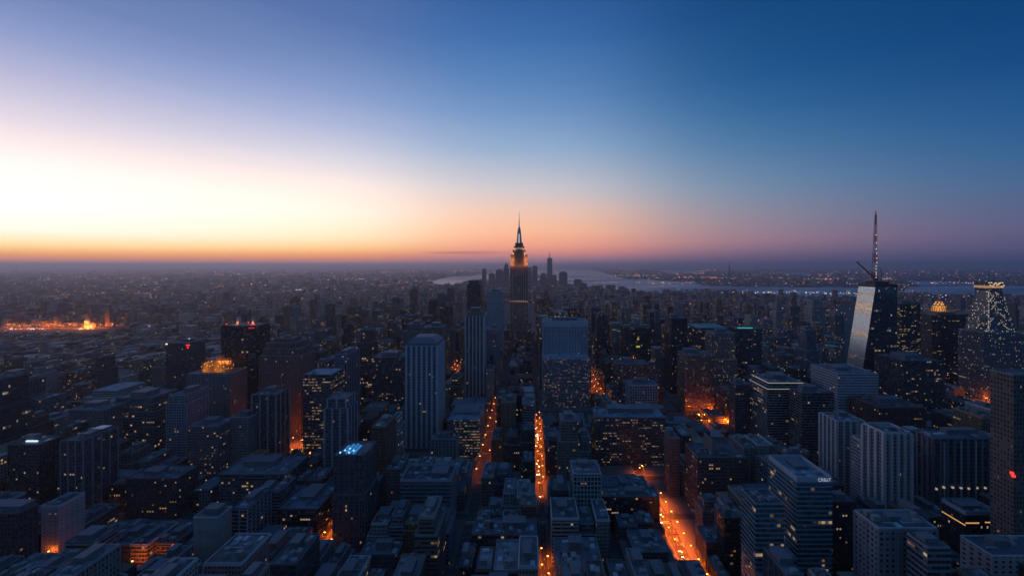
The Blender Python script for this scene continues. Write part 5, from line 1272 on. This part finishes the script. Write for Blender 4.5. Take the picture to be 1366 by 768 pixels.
# the long lit road far out on the left
q = random.Random(31)
for i in range(84):
    px = 1 + 147 * (i / 83) + q.uniform(-1, 1); x, z = gp(px, 437.3 - 1.6 * (px / 150) + q.uniform(-2.4, 2.0))
    street_lamp(x, z, q.uniform(0, 6.28), 'orange street lamp lit along the long glowing road in the western flats', 'street lamps along the long glowing road', 0 if q.random() < .8 else 1, 17000)
x, z = gp(120, 437)
t = thing('church', 'orange floodlit church with a stubby spire on the long glowing road', 'church', (x, z, 0))
b = MB(); b.box(-16, 16, -9, 9, 0, 14); b.box(-16, 16, -9, 9, 14, 23, tops=(-16, 16, -.3, .3)); b.build('nave', trim((.45, .38, .32)), t)
b = MB(); b.box(-6, 6, -16, -4, 0, 30); b.box(-6.4, 6.4, -16.4, -3.6, 30, 52, bottom=True, tops=(-.3, .3, -10.3, -9.7)); b.build('spire', trim((.45, .38, .32)), t)
for s in (-1, 1):
    floodlight(t, (s * 13, -22, 3), (1, .34, .06), 50000); floodlight(t, (s * 26, -12, 3), (1, .34, .06), 28000); floodlight(t, (s * 8.5, -19, 26), (1, .34, .06), 20000)

# cars on the bright avenue and the straight avenue
def car_meshes():
    out = []
    for col in ((.03, .03, .035), (.45, .45, .45), (.55, .38, .03), (.12, .02, .02)):
        b = MB(); b.box(-.9, .9, -2.2, 2.2, .35, .95, bottom=True); b.box(-.82, .82, -1.3, 1.25, .95, 1.5, tops=(-.66, .66, -.75, .8)); body = b.mesh('body', trim(col, .3))
        out.append(body)
    b = MB()
    b2 = MB(); b2.prism([(.36 * math.cos(a), .36 * math.sin(a)) for a in [i * math.pi / 5 for i in range(10)]], -.11, .11); b2.quad([(.36 * math.cos(-i * math.pi / 5), .36 * math.sin(-i * math.pi / 5), -.11) for i in range(10)]); wheel = b2.mesh('wheel', M_dark)
    b.box(-.28, .28, -.06, .06, -.14, .14, bottom=True); tail = b.mesh('tail_light', glow('tail_light', (1, .03, .01), 9.0))
    b = MB(); b.box(-.26, .26, -.06, .06, -.13, .13, bottom=True); head = b.mesh('headlight', glow('headlight', (1, .82, .55), 24.0))
    return out, wheel, tail, head
ME_car, ME_wheel, ME_tail, ME_headl = car_meshes()
def car(x, y, away, lab, grp, k):
    t = thing('car', lab, 'car', (x, y, .01), grp, 0 if away else math.pi)
    put('body', ME_car[k], t, (0, 0, 0))
    for sx_ in (-1, 1):
        put('tail_light', ME_tail, t, (sx_ * .6, -2.22, .75)); put('headlight', ME_headl, t, (sx_ * .6, 2.22, .7))
        for yy in (-1.35, 1.35):
            o = put('wheel', ME_wheel, t, (sx_ * .82, yy, .36)); o.rotation_euler = (0, math.pi / 2, 0)
q = random.Random(12); CARS = ('black', 'grey', 'yellow', 'dark red')
for ax, place, z0, z1, n in ((137, 'the bright orange avenue', 300, 465, 26), (12, 'the straight avenue', 460, 700, 22)):
    slots = [(l, z0 + 7 * i) for l in (-4.9, -1.65, 1.65, 4.9) for i in range(int((z1 - z0) / 7))]
    for l, z in q.sample(slots, n):
        if ax == 12: l *= .86
        k = q.randrange(4); away = l > 0
        car(ax + l, z + q.uniform(-.8, .8), away, f'{CARS[k]} car {"driving away" if away else "coming nearer"} on {place}', f'{CARS[k]} cars {"leaving" if away else "approaching"} on {place}', k)

# boats on the bay
BO = [((872, 379.4), 'white ferry out in the middle of the bay', 42), ((884, 380.2), 'white launch close behind the ferry in the middle of the bay', 26), ((905, 385.5), 'lit boat nearing the piers on the near shore', 28), ((1060, 388), 'lit ferry by the piers west of the slanted glass tower', 40), ((1132, 389.5), 'white ferry just west of the slanted glass tower', 44), ((1305, 384.5), 'pale boat on the east water behind the lattice tower', 40), ((1000, 389.3), 'small lit boat between the piers and the far shore', 24), ((800, 373), 'small boat far up the bay near the first headland', 40)]
M_cabin = glow('cabin_light', (1, .86, .65), .9)
for (px, py), lab, L in BO:
    x, z = gp(px, py)
    t = thing('boat', lab, 'boat', (x, z, .5), 'boats on the bay')
    b = MB(); a = L / 2; c = L * .14
    b.prism([(-a, -c * .8), (a * .6, -c * .8), (a * .85, 0), (a * .6, c * .8), (-a, c * .8)], -.3, L * .09, 0, True, [(-a, -c), (a * .65, -c), (a, 0), (a * .65, c), (-a, c)]); b.build('hull', M_white, t)
    b = MB(); b.box(-a * .75, a * .4, -c * .7, c * .7, L * .09, L * .16); b.build('cabin', M_cabin, t)
    b = MB(); b.box(-a * .3, a * .3, -c * .5, c * .5, L * .16 + .003, L * .22); b.build('bridge', M_white, t)

# the far glitter: lamps of whole districts too small and too many to count
b = MB()
LT = 3
def spark(x, z, m, k=1.0, y=None):
    s = z / F * .36 * k; h = y if y is not None else 10
    b.box(x - s, x + s, z - s * .6, z + s * .6, h, h + s * 1.5, m, bottom=False)
n = 0
zz = np.exp(rng.uniform(math.log(1500), math.log(32000), 2600)); xx = zz * rng.uniform(-1.27, 1.2, 2600)
wet = in_water(xx, zz)
for x, z, wt in zip(xx, zz, wet):
    if wt: continue
    spark(x, z, fr.choice((0, 0, 1, 2)), fr.uniform(.45, 1.0), fr.uniform(8, 26))
for _ in range(70):                               # far streets, strings of lamps along the grid and across it
    z0_ = math.exp(fr.uniform(math.log(1700), math.log(16000))); x0_ = z0_ * fr.uniform(-1.25, 1.15)
    a_ = fr.choice((0, 0, math.pi / 2, .5, -.6)); L_ = z0_ * fr.uniform(.15, .6); n_ = int(fr.uniform(10, 34)); m_ = fr.choice((0, 0, 1))
    for i in range(n_):
        x = x0_ + math.sin(a_) * L_ * i / n_; z = z0_ + math.cos(a_) * L_ * i / n_
        if not in_water(x, z)[0]: spark(x, z, m_, fr.uniform(.45, .8), 14)
def streak(px0, px1, py, n, m=None, k=1.0, jit=.6):
    for _ in range(n):
        y = py + fr.gauss(0, jit); y = max(y, 359)
        x, z = gp(fr.uniform(px0, px1), y); spark(x, z, fr.choice((0, 1, 1, 2)) if m is None else m, k * fr.uniform(.6, 1.2))
for a in [(0, 70, 373, 55, 1), (150, 200, 372.5, 40, 1), (212, 224, 373, 14, 1), (430, 500, 373, 50, 1), (515, 560, 377.5, 30, 2), (300, 340, 371, 20, 1), (270, 420, 366, 70, 1), (385, 425, 388, 18, 2), (600, 720, 362, 60, 1), (360, 400, 413, 22, 1), (10, 60, 442, 26, 2), (0, 14, 460, 10, 2), (10, 30, 478, 10, 2), (100, 112, 480, 8, 2), (40, 60, 413, 12, 2), (905, 985, 371, 70, 0), (820, 880, 368, 40, 1), (1085, 1190, 373, 150, 1), (1090, 1112, 367, 40, 0), (1180, 1222, 372, 40, 1), (1240, 1330, 378, 45, 1), (1320, 1366, 378, 22, 1), (940, 1100, 391.5, 90, 2), (1100, 1146, 393, 30, 2), (1220, 1366, 396, 60, 2), (790, 930, 378, 26, 1), (1010, 1070, 371, 40, 1), (955, 975, 398, 16, 0)]:
    streak(*a[:4], m=a[4], k=.9)
tag(b.build('distant_lights', [glow('far_sodium', (1, .34, .14), 2.4), glow('far_warm', (1, .52, .34), 1.9), glow('far_white', (.9, .85, 1), 1.9)]), 'glitter of far street and harbour lights across the plain', None, None, 'stuff')
